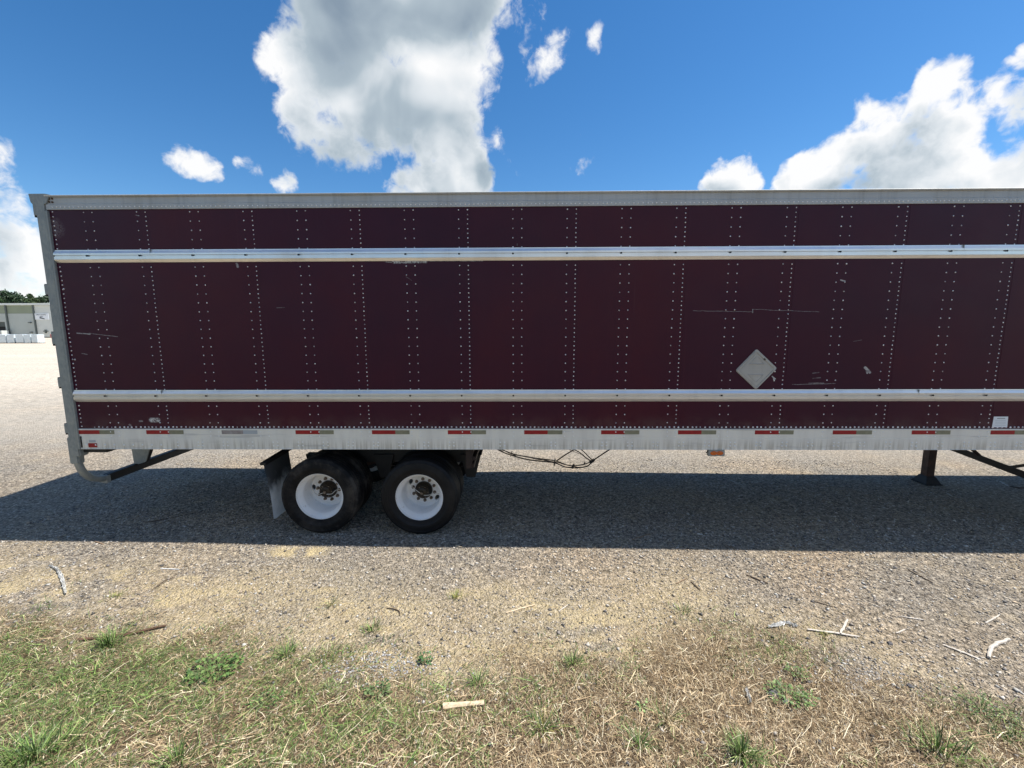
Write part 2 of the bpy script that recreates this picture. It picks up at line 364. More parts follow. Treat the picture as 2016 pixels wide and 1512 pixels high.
# ------------------------------------------------------------------ materials
def seg_mask(t, P, A, B, wd, soft=.4):
    """distance to a segment in the wall plane"""
    A = (A[0], 0, A[2]); B = (B[0], 0, B[2]); ab = np.array(B) - np.array(A); L2 = float(ab @ ab) + 1e-9
    pa = t.vm('SUBTRACT', P, A); h = t.math('DIVIDE', t.vm('DOT_PRODUCT', pa, tuple(ab)), L2, clamp=True)
    d = t.vm('LENGTH', t.vm('SUBTRACT', pa, t.vm('SCALE', tuple(ab), scale=h)))
    return t.ss(d, wd * (1 + soft), wd * (1 - soft))
def paint(t, b):
    P0 = t.pos(); P = t.vm('MULTIPLY', P0, (1, 0, 1))
    big = t.noise(P0, .8, 4, .6); st = t.noise(t.mapv(P0, (14, 1, .5)), 1, 5, .65)
    pan = t.new('ShaderNodeObjectInfo').outputs['Random']
    c = t.ramp(t.math('ADD', t.math('MULTIPLY', big, .84), t.math('MULTIPLY', pan, .16)), [(.25, (.032, .0022, .0165)), (.5, (.045, .0024, .0160)), (.75, (.062, .0030, .0130))])
    c = t.mix(t.ss(st, .55, .8, 0, .22), c, (.018, .004, .008)); c = t.mix(t.ss(t.noise(t.mapv(P0, (30, 1, .35), (7, 0, 0)), 1, 4, .6), .60, .8, 0, .30), c, (.085, .018, .03))
    # dust thickening toward the bottom rail, thin drips
    z = t.sep(P0)[2]
    mk = None
    def add(m, f=1.):
        nonlocal mk
        if f != 1.: m = t.math('MULTIPLY', m, f)
        mk = m if mk is None else t.math('MAXIMUM', mk, m)
    jit = t.vm('SCALE', t.vm('SUBTRACT', t.noise(P0, 9, 4, .6, out=1), (.5, .5, .5)), scale=.02)
    PJ = t.vm('MULTIPLY', t.vm('ADD', P, jit), (1, 0, 1))
    for (x0, y0, x1, y1, wd, f) in [(1365, 612, 1482, 614, .0022, .42), (1482, 609, 1482, 616, .003, .6), (1482, 609, 1612, 614, .0022, .42), (152, 656, 178, 658, .006, .6), (176, 656, 232, 663, .003, .5),
                                  (162, 696, 172, 698, .004, .4), (1560, 757, 1645, 755, .003, .4), (1592, 754, 1622, 754, .0035, .5), (1600, 735, 1612, 733, .006, .22), (1600, 745, 1615, 743, .006, .22),
                                  (1703, 724, 1712, 733, .014, .8), (1706, 731, 1707, 735, .008, .7), (1655, 551, 1663, 553, .007, .75), (1520, 741, 1526, 746, .007, .75), (1523, 744, 1524, 750, .007, .75), (466, 519, 468, 525, .013, .55), (268, 424, 274, 425, .005, .5),
                                  (1018, 480, 1018, 484, .003, .4), (1680, 672, 1696, 669, .002, .35), (380, 505, 384, 506, .004, .3), (545, 606, 560, 605, .003, .3), (800, 545, 810, 552, .003, .2)]:
        add(seg_mask(t, PJ, at(x0, y0), at(x1, y1), wd), f)
    nn = t.noise(P0, 55, 4, .7)
    for (x0, y0, x1, y1, wd, f) in [(775, 515, 810, 515, .017, 1.), (815, 514, 838, 514, .019, 1.), (840, 513, 950, 513, .007, .9), (760, 516, 776, 516, .006, .6), (298, 827, 311, 827, .026, 1.1), (275, 829, 280, 829, .010, .5), (108, 445, 112, 452, .08, .16), (255, 836, 257, 837, .012, .4)]:
        m = seg_mask(t, PJ, at(x0, y0), at(x1, y1), wd, .5); add(t.math('MULTIPLY', m, t.ss(nn, .40, .52)), f)
    mk = t.math('MULTIPLY', mk, t.ss(t.noise(P0, 22, 5, .7), .34, .58, .30, 1))
    c = t.mix(mk, c, (.62, .62, .60))
    run = t.math('MULTIPLY', t.ss(t.noise(t.mapv(P0, (55, 1, .9), (1, 0, 2)), 1, 4, .6), .64, .78), t.ss(t.noise(P0, .9, 3, .5), .45, .65)); c = t.mix(t.math('MULTIPLY', run, .35), c, (.10, .045, .05))
    # faint dark scuffs
    sc_ = t.ss(t.noise(t.mapv(P0, (1.2, 1, 6), (3, 0, 1)), 1, 6, .75), .62, .75, 0, .5)
    c = t.mix(t.math('MULTIPLY', sc_, .35), c, (.015, .008, .011))
    dust = t.math('MULTIPLY', t.ss(z, 1.55, 1.33, 0, .16), t.ss(t.noise(P0, 6, 5, .6), .3, .7))
    c = t.mix(dust, c, (.24, .19, .15))
    t.put(b.inputs['Base Color'], c)
    t.put(b.inputs['Roughness'], t.math('ADD', t.math('MULTIPLY', t.noise(P0, 3, 5, .6), .22), t.math('ADD', t.math('MULTIPLY', mk, .3), .30)))
    h = t.noise(t.mapv(P0, (1, 1, .7)), 2.2, 3, .5)
    t.put(b.inputs['Normal'], t.bump(h, .12, .03))
M['paint'] = mat('maroon_paint', rough=.35, fn=paint, Specular_IOR_Level=.28)
def alu(tint=(.62, .64, .66), rough=.38, metal=.75, dirt=.35, streak=16):
    def f(t, b):
        P = t.pos(); st = t.noise(t.mapv(P, (streak, 3, .6)), 1, 5, .7); bl = t.noise(P, 1.3, 6, .6); fi = t.noise(t.mapv(P, (3, 60, 90)), 1, 3, .6)
        c = t.mix(t.ss(st, .45, .75, 0, dirt), tint, tuple(v * .42 for v in tint))
        c = t.mix(t.ss(bl, .45, .72, 0, dirt), c, (.36, .32, .25))
        t.put(b.inputs['Base Color'], t.mix(t.ss(fi, .3, .7, 0, .12), c, (.25, .25, .25)))
        t.put(b.inputs['Roughness'], t.math('ADD', t.math('MULTIPLY', bl, .25), rough - .1))
        t.put(b.inputs['Normal'], t.bump(t.noise(t.mapv(P, (1.5, 3, 8)), 1, 3, .5), .12, .01))
    return f
M['alu'] = mat('aluminium_top_rail', rough=.42, metal=.25, fn=alu((.50, .505, .49), .5))
M['alu_bright'] = mat('bright_aluminium', rough=.3, metal=.8, fn=alu((.90, .90, .89), .30, dirt=.16, streak=6))
def rail(t, b):
    P = t.pos(); z = t.sep(P)[2]
    st = t.noise(t.mapv(P, (26, 1, .7)), 1, 6, .75); st2 = t.noise(t.mapv(P, (5, 1, .9), (2, 0, 0)), 1, 5, .6); lo = t.noise(t.mapv(P, (1.1, 1, 14)), 1, 4, .6)
    c = t.ramp(st2, [(.3, (.66, .63, .575)), (.55, (.76, .735, .67)), (.75, (.80, .755, .65))])
    c = t.mix(t.ss(st, .56, .80, 0, .30), c, (.34, .31, .26))
    c = t.mix(t.math('MULTIPLY', t.ss(z, 1.24, 1.10, 0, .5), t.ss(st, .42, .6)), c, (.30, .26, .19))
    c = t.mix(t.ss(lo, .56, .70, 0, .4), c, (.28, .28, .29))
    c = t.mix(t.ss(t.noise(P, 40, 5, .75), .66, .74, 0, .6), c, (.10, .09, .085))
    t.put(b.inputs['Base Color'], c); t.put(b.inputs['Roughness'], t.math('ADD', t.math('MULTIPLY', st2, .2), .4))
M['rail'] = mat('dirty_side_rail', rough=.45, metal=0., fn=rail)
def galv(t, b):
    P = t.pos(); n = t.vor(t.mapv(P, (1, 1, .6)), 45, 'Color'); bl = t.noise(P, 4, 6, .65)
    c = t.ramp(t.math('ADD', t.math('MULTIPLY', t.sep(n)[0], .25), t.math('MULTIPLY', bl, .75)), [(.3, (.25, .27, .265)), (.5, (.30, .315, .30)), (.7, (.35, .355, .325))])
    c = t.mix(t.ss(t.noise(P, 11, 6, .7), .62, .78, 0, .35), c, (.18, .14, .09))
    t.put(b.inputs['Base Color'], c); t.put(b.inputs['Normal'], t.bump(t.noise(P, 30, 5, .6), .25, .004))
M['galv'] = mat('galvanised_steel', rough=.55, metal=.25, fn=galv)
def chassis(c0, c1):
    def f(t, b):
        P = t.pos(); t.put(b.inputs['Base Color'], t.ramp(t.noise(P, 7, 7, .7), [(.35, c0), (.7, c1)])); t.put(b.inputs['Normal'], t.bump(t.noise(P, 45, 5, .7), .3, .004))
    return f
M['black'] = mat('black_chassis_paint', rough=.6, fn=chassis((.005, .005, .006), (.016, .014, .013)))
M['oxide'] = mat('red_oxide_chassis', rough=.7, fn=chassis((.010, .004, .004), (.022, .008, .006)))
M['rust'] = mat('rusty_leg_steel', rough=.7, fn=chassis((.03, .018, .013), (.10, .045, .028)))
M['dark'] = mat('dark_bolt', (.03, .03, .03), .5, .6)
M['rust_dark'] = mat('rust_brown', rough=.8, fn=chassis((.05, .025, .012), (.14, .07, .03)))
def rivetm(t, b):
    P = t.pos(); t.put(b.inputs['Base Color'], t.ramp(t.noise(P, 33, 3, .7), [(.36, (.34, .28, .29)), (.5, (.72, .68, .68)), (.62, (.92, .89, .88))]))
M['rivet'] = mat('aluminium_rivet', rough=.42, metal=.45, fn=rivetm)
M['rivet_rail'] = mat('rail_rivet', (.80, .80, .78), .35, .3)
def tyre(dusty):
    def f(t, b):
        tc = t.new('ShaderNodeTexCoord').outputs['Object']; n = t.noise(tc, 4, 6, .65); n2 = t.noise(tc, 30, 5, .7)
        x, y, z = t.sep(tc); r = t.math('SQRT', t.math('ADD', t.math('MULTIPLY', x, x), t.math('MULTIPLY', z, z)))
        c = t.ramp(n, [(.3, (.004, .004, .005)), (.7, (.009, .009, .010))])
        d = t.math('MULTIPLY', t.ss(t.math('ADD', n, t.math('MULTIPLY', n2, .3)), .55, .85, 0, dusty), t.ss(r, .30, .50, .4, 1))
        c = t.mix(d, c, (.11, .095, .08))
        t.put(b.inputs['Base Color'], c); t.put(b.inputs['Normal'], t.bump(n2, .25, .003))
    return f
M['tyre'] = mat('dusty_tyre_rubber', rough=.72, fn=tyre(.5), Specular_IOR_Level=.22); M['tyre_new'] = mat('black_tyre_rubber', rough=.6, fn=tyre(.12), Specular_IOR_Level=.25)
def rimm(t, b):
    tc = t.new('ShaderNodeTexCoord').outputs['Object']; n = t.noise(tc, 6, 6, .7); n2 = t.noise(tc, 22, 6, .75)
    c = t.ramp(n, [(.3, (.74, .74, .73)), (.65, (.86, .86, .86))])
    c = t.mix(t.ss(n2, .58, .70, 0, .6), c, (.30, .22, .14)); c = t.mix(t.ss(t.noise(tc, 3, 4, .6), .5, .75, 0, .25), c, (.45, .40, .32))
    t.put(b.inputs['Base Color'], c)
M['rim'] = mat('white_painted_rim', rough=.42, fn=rimm)
M['hub'] = mat('greasy_hub', rough=.38, metal=.4, fn=chassis((.010, .009, .008), (.05, .035, .022)))
M['nut'] = mat('rusty_nut', rough=.55, metal=.5, fn=chassis((.12, .08, .05), (.30, .26, .22)))
M['red'] = mat('red_reflective_tape', rough=.35, fn=lambda t, b: t.put(b.inputs['Base Color'], t.ramp(t.noise(t.pos(), 22, 5, .7), [(.35, (.26, .006, .011)), (.7, (.36, .012, .018))])))
M['silver'] = mat('silver_reflective_tape', rough=.35, fn=lambda t, b: t.put(b.inputs['Base Color'], t.ramp(t.noise(t.pos(), 18, 5, .7), [(.35, (.20, .195, .13)), (.7, (.27, .26, .18))])))
M['faded'] = mat('faded_tape', rough=.6, fn=lambda t, b: t.put(b.inputs['Base Color'], t.ramp(t.noise(t.pos(), 22, 5, .7), [(.35, (.24, .20, .19)), (.7, (.36, .33, .32))])))
M['faded2'] = mat('faded_silver_tape', (.40, .43, .46), .5)
M['placard'] = mat('placard_aluminium', rough=.45, metal=.2, fn=alu((.47, .455, .425), .45, dirt=.25, streak=9))
M['label'] = mat('white_label', (.74, .78, .82), .45)
M['print'] = mat('grey_print', (.32, .36, .36), .6)
M['amber'] = mat('amber_lens', (.80, .16, .015), .15, Transmission_Weight=.3)
M['wire'] = mat('pale_wire', (.62, .60, .55), .5)
def flapm(t, b):
    P = t.pos(); z = t.sep(P)[2]; n = t.noise(P, 7, 6, .7)
    k = t.ss(t.math('ADD', z, t.math('MULTIPLY', n, .55)), .98, .72)
    t.put(b.inputs['Base Color'], t.mix(k, (.10, .105, .11), t.ramp(n, [(.3, (.62, .63, .64)), (.7, (.78, .79, .79))])))
M['flap'] = mat('white_mud_flap', rough=.7, fn=flapm)
M['wood'] = mat('crate_floor', (.20, .14, .09), .8)

# ------------------------------------------------------------------ the trailer
P4 = 1.2192; XR, XF = -6.005, 10.15; WID = 2.44; ZB, ZT = 1.078, 4.027
ZRT = 1.331
T = bpy.data.objects.new('semi_trailer', None); col.objects.link(T)
tag(T, 'long maroon box semi trailer with riveted side and silver rub rails parked on gravel', 'trailer')
def part(name, bm, m, smooth=False, bev=0, parent=None, label=None):
    o = bm_obj(name, bm, m, parent or T, smooth, bev)
    if label: o['label'] = label
    return o
# side panels, one sheet each, lapped over the next
edges = [XR] + [k * P4 + .03 for k in range(-4, 8)] + [XF - .02]
for side in (0, 1):
    for n, (a, b) in enumerate(zip(edges, edges[1:])):
        bm = bmesh.new(); nxx, nzz = 16, 30; x0, x1 = a + .0015, b + .012 * (1 if n < len(edges) - 2 else 0)
        V = []
        for j in range(nzz + 1):
            row = []
            for i_ in range(nxx + 1):
                x = x0 + (x1 - x0) * i_ / nxx; z = ZRT - .02 + (3.90 - ZRT + .02) * j / nzz
                wv = (float(fbm(x * 1.0 + 40 * side, z, 1.1, 60 + n, 3)) - .5) * .007
                edge_f = min(1, 6 * (i_ / nxx) * (1 - i_ / nxx)) * min(1, 6 * (j / nzz) * (1 - j / nzz))
                y = -.001 - .0018 * (1 - i_ / nxx) + wv * edge_f
                row.append(bm.verts.new((x, y if side == 0 else WID - y, z)))
            V.append(row)
        for j in range(nzz):
            for i_ in range(nxx):
                q = (V[j][i_], V[j][i_ + 1], V[j + 1][i_ + 1], V[j + 1][i_]); bm.faces.new(q if side == 0 else q[::-1])
        ex = bmesh.ops.extrude_edge_only(bm, edges=[e for e in bm.edges if e.is_boundary])
        bmesh.ops.translate(bm, vec=(0, .003 if side == 0 else -.003, 0), verts=[v for v in ex['geom'] if isinstance(v, bmesh.types.BMVert)])
        part('side_panel', bm, M['paint'], smooth=True)
# inner body so light cannot pass: floor, roof, front, doors
bm = bmesh.new(); box(bm, XR, XF - .03, .012, WID - .012, ZB + .115, ZB + .16); part('floor', bm, M['wood'])
bm = bmesh.new(); extrude_x(bm, [(.004, 4.005), (.1, 4.022), (WID / 2, 4.035), (WID - .1, 4.022), (WID - .004, 4.005), (WID - .004, 3.998), (.004, 3.998)], XR + .01, XF - .01, nx_=8); part('roof', bm, M['alu'])
bm = bmesh.new(); box(bm, XF - .02, XF + .01, -.01, WID + .01, ZB, ZT - .005); part('front_wall', bm, M['alu'], bev=.003)
for y0, y1 in ((.05, WID / 2 - .004), (WID / 2 + .004, WID - .05)):
    bm = bmesh.new(); box(bm, -6.112, -6.07, y0, y1, ZB + .10, 3.93)
    d = part('rear_door', bm, M['paint'], bev=.004)
    for yy in (y0 + .32, y1 - .32):
        bm = bmesh.new(); tube(bm, [(-6.13, yy, ZB + .03), (-6.13, yy, 3.97)], .0135, 10); part('lock_rod', bm, M['galv'], True, parent=d)
# top rail
for side in (0, 1):
    s = lambda y: y if side == 0 else WID - y
    bm = bmesh.new()
    extrude_x(bm, [(s(y), z) for y, z in ((.004, 3.872), (-.013, 3.872), (-.014, 3.876), (-.014, 3.928), (-.006, 3.936), (-.006, 4.008), (-.022, 4.010), (-.026, 4.024), (-.020, 4.028), (.03, 4.030), (.03, 4.01), (.004, 4.0))][::1 if side == 0 else -1], XR + .01, XF, nx_=6)
    part('top_rail', bm, M['alu'])
# rub rails
for zb in (1.663, 3.287):
    pr = [(-.001, 0), (-.006, .001), (-.008, .004), (-.030, .030), (-.031, .034), (-.031, .064), (-.018, .067), (-.018, .078), (-.034, .082), (-.034, .100), (-.018, .127), (-.013, .130), (-.012, .141), (-.001, .141)]
    bm = bmesh.new(); extrude_x(bm, [(y, zb + z) for y, z in pr], XR + .035, XF - .03, nx_=14)
    rr = part('rub_rail', bm, M['alu_bright'])
    for k in range(-10, 17):
        x = k * .6096 - .1
        if x < XR + .05: continue
        bm = bmesh.new(); tube(bm, [(x, -.026, zb + .0735), (x, -.034, zb + .0735)], .011, 6); part('bolt', bm, M['dark'], parent=rr)
    for xj in ((-4.85, 4.3) if zb > 3 else (-4.9, 4.0)):
        bm = bmesh.new(); box(bm, xj, xj + .0015, -.0345, -.012, zb + .082, zb + .139); part('joint', bm, M['galv'], parent=rr)
# bottom rail
for side in (0, 1):
    s = lambda y: y if side == 0 else WID - y
    bm = bmesh.new()
    pr = [(.012, ZB), (-.016, ZB), (-.018, ZB + .004), (-.013, ZB + .010), (-.013, 1.216), (-.0105, 1.219), (-.0105, 1.222), (-.012, 1.225), (-.012, ZRT - .014), (-.017, ZRT - .010), (-.016, ZRT - .002), (-.011, ZRT), (-.001, ZRT + .001), (.012, ZRT)]
    extrude_x(bm, [(s(y), z) for y, z in pr][::1 if side == 0 else -1], XR + .012, XF - .03, nx_=6); part('bottom_rail', bm, M['rail'])
# rivets (each only a few pixels across)
R = []; Rr = []; RR = []
zg = [1.404 + .1016 * n for n in range(25)]
cov = lambda z: 1.655 < z < 1.806 or 3.28 < z < 3.43
def jitr(): return random.uniform(-.0015, .0015)
for k in range(-5, 9):
    x = k * P4
    for z in zg:
        for dx in (0, -.1, .6096, .5096):
            if x + dx < XR + .1 or x + dx > XF - .1 or cov(z): continue
            R.append((x + dx + jitr(), -.0028, z + jitr())); Rr.append(random.uniform(.0070, .0085))
    if x > XR:
        for z in zg[1:] + [1.404 + .0508]:
            z2 = z - .0508
            if not cov(z2): R.append((x + jitr(), -.0028, z2 + jitr())); Rr.append(random.uniform(.0066, .0082))
z = 1.36
while z < 3.85:
    if not cov(z): R.append((XR + .062 + jitr(), -.003, z)); Rr.append(.009)
    z += .0508
for px, py in ((126, 569), (137, 638), (148, 708)):
    p = at(px, py); R.append((p[0], -.003, p[2])); Rr.append(.010)
x = XR + .22
while x < XF - .1:
    R.append((x, -.0035, 1.350 + jitr())); Rr.append(.0115 if random.random() > .12 else .0075); x += random.uniform(.043, .058)
x = XR + .08
while x < XF - .1:
    RR.append((x, -.0142, 3.900 + jitr(), .0085)); x += random.uniform(.043, .058)
for k in range(-5, 17):
    for dx in (0, -.1, .6096, .5096):
        if XR + .1 < k * P4 + dx < XF - .1:
            for zz in (ZB + .216, ZB + .163): RR.append((k * P4 + dx + jitr(), -.0122, zz, .009))
for k in range(-17, 36):
    for dx in (0, .053):
        x = -.565 + .3048 * k + dx
        if XR + 1.2 < x < XF - .1:
            for zz in (ZB + .087, ZB + .045): RR.append((x + jitr(), -.0132, zz + jitr(), .0105))
for q in range(9): RR.append((XR + .10 + .115 * q, -.0132, ZB + .052 + jitr(), .012))
co_, f_ = dome_mesh(np.array(R), np.array(Rr), h=.62)
tag(newobj('panel_rivets', np_mesh('panel_rivets', co_, f_, 3, True), M['rivet'], T), kind='stuff')
RR = np.array(RR); co_, f_ = dome_mesh(RR[:, :3], RR[:, 3], h=.65)
tag(newobj('rail_rivets', np_mesh('rail_rivets', co_, f_, 3, True), M['rivet_rail'], T), kind='stuff')

# rear frame
for side in (0, 1):
    s = (lambda y: y) if side == 0 else (lambda y: WID - y)
    bm = bmesh.new()
    ys_ = sorted((s(-.022), s(.10)))
    box(bm, -6.118, XR + .008, ys_[0], ys_[1], ZB - .095, 3.95); part('rear_corner_post', bm, M['galv'], bev=.012, smooth=True)
    ys_ = sorted((s(-.027), s(.02))); bm = bmesh.new(); box(bm, XR + .0, XR + .028, *ys_, ZB + .0, 3.86); part('post_flange', bm, M['galv'], bev=.003)
    for (y0p, y1p) in ((402, 424), (560, 580), (654, 678), (744, 762), (835, 853)):
        za, zb_ = at(60, y1p)[2], at(60, y0p)[2]
        bm = bmesh.new(); ys_ = sorted((s(-.005), s(.045))); box(bm, -6.163, -6.115, *ys_, za, zb_)
        h = part('hinge', bm, M['galv'], bev=.005)
        bm = bmesh.new(); tube(bm, [(-6.160, s(.02), za - .018), (-6.160, s(.02), zb_ + .006)], .014, 10); part('hinge_pin', bm, M['black'], True, parent=h)
# header with the flared rear gutter
bm = bmesh.new()
pr = [(-5.985, 3.935), (-6.12, 3.90), (-6.165, 3.955), (-6.178, 4.045), (-5.99, 4.045), (-5.93, 4.033)]
a = [bm.verts.new((x, -.020, z)) for x, z in pr]; b = [bm.verts.new((x, WID + .020, z)) for x, z in pr]
bm.faces.new(a); bm.faces.new(b[::-1])
for i_ in range(len(pr)): j = (i_ + 1) % len(pr); bm.faces.new((a[j], a[i_], b[i_], b[j]))
bmesh.ops.recalc_face_normals(bm, faces=bm.faces); part('rear_header', bm, M['galv'], bev=.004)
for dx, dz in ((.05, 3.99), (.085, 3.992), (.048, 3.957), (.083, 3.955)):
    bm = bmesh.new(); tube(bm, [(XR + dx, -.004, dz), (XR + dx, -.013, dz)], .011, 8); part('header_bolt', bm, M['rust_dark'])
bm = bmesh.new(); box(bm, XR - .10, XR + .30, .03, WID - .03, ZB - .055, ZB + .10); part('rear_sill', bm, M['black'], bev=.006)
# underride guard
G = bmesh.new(); YB0, YB1, ZG = .36, WID - .36, .575
box(G, -6.135, -6.045, YB0, YB1, ZG - .045, ZG + .055)
ug = part('underride_guard', G, M['black'], bev=.008)
for side in (0, 1):
    s = (lambda y: y) if side == 0 else (lambda y: WID - y)
    pts = [(-6.09, s(.035), 1.0), (-6.09, s(.035), .93)] + [(-6.09, s(.035 + .33 * (1 - math.cos(a_))), .93 - .345 * math.sin(a_)) for a_ in [math.pi / 2 * k / 10 for k in range(1, 11)]] + [(-6.09, s(.40), .585)]
    bm = bmesh.new(); tube(bm, pts, .041, 14); part('guard_tube', bm, M['galv'], True, parent=ug)
    bm = bmesh.new(); ys_ = sorted((s(-.012), s(.075))); box(bm, -6.15, -6.035, *ys_, .885, 1.225); part('tube_socket', bm, M['galv'], bev=.012, parent=ug)
    bm = bmesh.new(); ys_ = sorted((s(.80), s(.815))); hexa(bm, [(-6.10, ys_[0], .60), (-5.93, ys_[0], .66), (-5.93, ys_[1], .66), (-6.10, ys_[1], .60), (-6.13, ys_[0], 1.06), (-5.78, ys_[0], 1.06), (-5.78, ys_[1], 1.06), (-6.13, ys_[1], 1.06)])
    part('guard_support', bm, M['galv'], parent=ug)
    bm = bmesh.new(); ys_ = sorted((s(.815), s(.93))); hexa(bm, [(-6.02, ys_[0], .62), (-5.99, ys_[0], .64), (-5.99, ys_[1], .64), (-6.02, ys_[1], .62), (-5.84, ys_[0], 1.06), (-5.80, ys_[0], 1.06), (-5.80, ys_[1], 1.06), (-5.84, ys_[1], 1.06)])
    part('support_web', bm, M['black'], parent=ug)
    bm = bmesh.new(); ys_ = sorted((s(.325), s(.375))); box(bm, -6.142, -6.038, *ys_, ZG - .055, ZG + .045); part('bar_end', bm, M['galv'], bev=.006, parent=ug)
# floor cross members
bm = bmesh.new()
prI = [(-.03, 0), (.03, 0), (.03, .006), (.004, .010), (.004, .095), (.03, .099), (.03, .105), (-.03, .105), (-.03, .099), (-.004, .095), (-.004, .010), (-.03, .006)]
for y in (.02, WID - .02): pass
a = [bm.verts.new((x, .014, z)) for x, z in prI]; b = [bm.verts.new((x, WID - .014, z)) for x, z in prI]
for i_ in range(12): j = (i_ + 1) % 12; bm.faces.new((a[i_], a[j], b[j], b[i_]))
bm.faces.new(a[::-1]); bm.faces.new(b)
cm0 = None
for k in range(-17, 36):
    x = -.5385 + .3048 * k
    if x < XR + .35 or x > XF - .1: continue
    if cm0 is None: cm0 = part('crossmember', bm, M['black']); c_ = cm0
    else: c_ = cm0.copy(); col.objects.link(c_)
    c_.location = (x, 0, ZB + .008)
# slider / bogie frame
for y0 in (.66, WID - .76):
    bm = bmesh.new(); box(bm, -3.28, -1.22, y0, y0 + .10, .80, 1.082); box(bm, -3.25, -1.26, y0 + .02, y0 + .08, .70, .80); part('slider_rail', bm, M['black'], bev=.004)
    for xc in (-3.42, -2.49, -1.30):
        bm = bmesh.new(); hexa(bm, [(xc - .06, y0 - .03, .50), (xc + .06, y0 - .03, .50), (xc + .06, y0 + .09, .50), (xc - .06, y0 + .09, .50), (xc - .14, y0 - .03, .82), (xc + .14, y0 - .03, .82), (xc + .14, y0 + .09, .82), (xc - .14, y0 + .09, .82)]); part('spring_hanger', bm, M['black'], bev=.004)
    for xc in (-3.11, -1.87):
        bm = bmesh.new()
        for q in range(4):
            L = .52 - .09 * q; pts = [(xc - L + 2 * L * t_ / 8, y0 + .03, .60 - .014 * q + .06 * (abs(-1 + 2 * t_ / 8) ** 2) * (L / .52)) for t_ in range(9)]
            for p0, p1 in zip(pts, pts[1:]): hexa(bm, [(p0[0], p0[1] - .035, p0[2] - .006), (p1[0], p1[1] - .035, p1[2] - .006), (p1[0], p1[1] + .035, p1[2] - .006), (p0[0], p0[1] + .035, p0[2] - .006), (p0[0], p0[1] - .035, p0[2] + .006), (p1[0], p1[1] - .035, p1[2] + .006), (p1[0], p1[1] + .035, p1[2] + .006), (p0[0], p0[1] + .035, p0[2] + .006)])
        part('leaf_spring', bm, M['black'])
for xc in (-3.1, -2.49, -1.87):
    bm = bmesh.new(); box(bm, xc - .05, xc + .05, .76, WID - .76, .93, 1.04); part('slider_crossmember', bm, M['oxide'], bev=.004)
bm = bmesh.new(); tube(bm, [(-2.49, .74, .74), (-2.49, .76, .74), (-2.49, 1.70, .74), (-2.49, 1.72, .74)], [.13, .15, .15, .13], 20); part('gap_fill_cylinder', bm, M['black'], True)  # black cylinder added to darken the gap between the wheels
bm = bmesh.new(); box(bm, -2.60, -2.38, .80, WID - .80, .42, .58); part('gap_fill_beam', bm, M['black'], bev=.006)  # black block added below it, also to keep the wheel gap dark
bm = bmesh.new()
hexa(bm, [(-1.30, .10, .80), (-1.235, .10, .80), (-1.235, WID - .1, .80), (-1.30, WID - .1, .80), (-1.30, .10, 1.082), (-1.20, .10, 1.082), (-1.20, WID - .1, 1.082), (-1.30, WID - .1, 1.082)])
for z0, z1, dx in ((1.03, 1.075, .045), (.90, .95, .025), (.80, .86, .0)): box(bm, -1.24, -1.20 + dx, .12, WID - .12, z0, z1)
part('bogie_end_beam', bm, M['oxide'], bev=.003, label='dark red end beam of the axle frame')
for xc in (-3.11, -1.87):
    bm = bmesh.new(); tube(bm, [(xc, .36, .455), (xc, WID - .36, .455)], .063, 16); part('axle', bm, M['black'], True)
    for yy in (.78, WID - .98):
        bm = bmesh.new(); tube(bm, [(xc + .20, yy, .55), (xc + .20, yy + .16, .55)], .08, 14); part('brake_chamber', bm, M['black'], True)
    for yy in (.52, WID - .72):
        bm = bmesh.new(); tube(bm, [(xc, yy, .455), (xc, yy + .20, .455)], .205, 28); part('brake_drum', bm, M['rust'], True)

# wheels ------------------------------------------------------------
RT = .484
def tyre_bm():
    bm = bmesh.new(); q = [(.288, .030), (.300, .022), (.318, .018), (.322, .013), (.335, .011), (.352, .006), (.356, .003), (.372, .000), (.376, -.003), (.40, -.004), (.404, -.001), (.43, .001), (.455, .006), (.459, .003), (.466, .004), (.470, .010), (.487, .018), (.497, .024), (.505, .031), (.5095, .040)]
    tr = [(.5105, .062), (.502, .064), (.502, .070), (.5115, .072), (.512, .103), (.500, .105), (.500, .113), (.512, .115), (.512, .140)]
    full = q + tr; Wt = .285
    full = full + [(r, Wt - y) for r, y in full[::-1]]
    full = [(r_ if r_ < .30 else .30 + (r_ - .30) * .868, y_) for r_, y_ in full]
    lathe(bm, full, 96); return bm
def rim_parts():
    bm = bmesh.new()
    pr = [(.288, .045), (.296, .036), (.2975, .028), (.2945, .024), (.290, .026), (.2865, .036), (.284, .052), (.276, .060), (.268, .072), (.262, .085), (.248, .098), (.243, .120), (.240, .265), (.235, .290), (.228, .302)]
    lathe(bm, pr, 72)
    lathe(bm, [(.288, .24), (.297, .258), (.2945, .262), (.284, .235), (.262, .215), (.248, .235)], 72)
    return bm
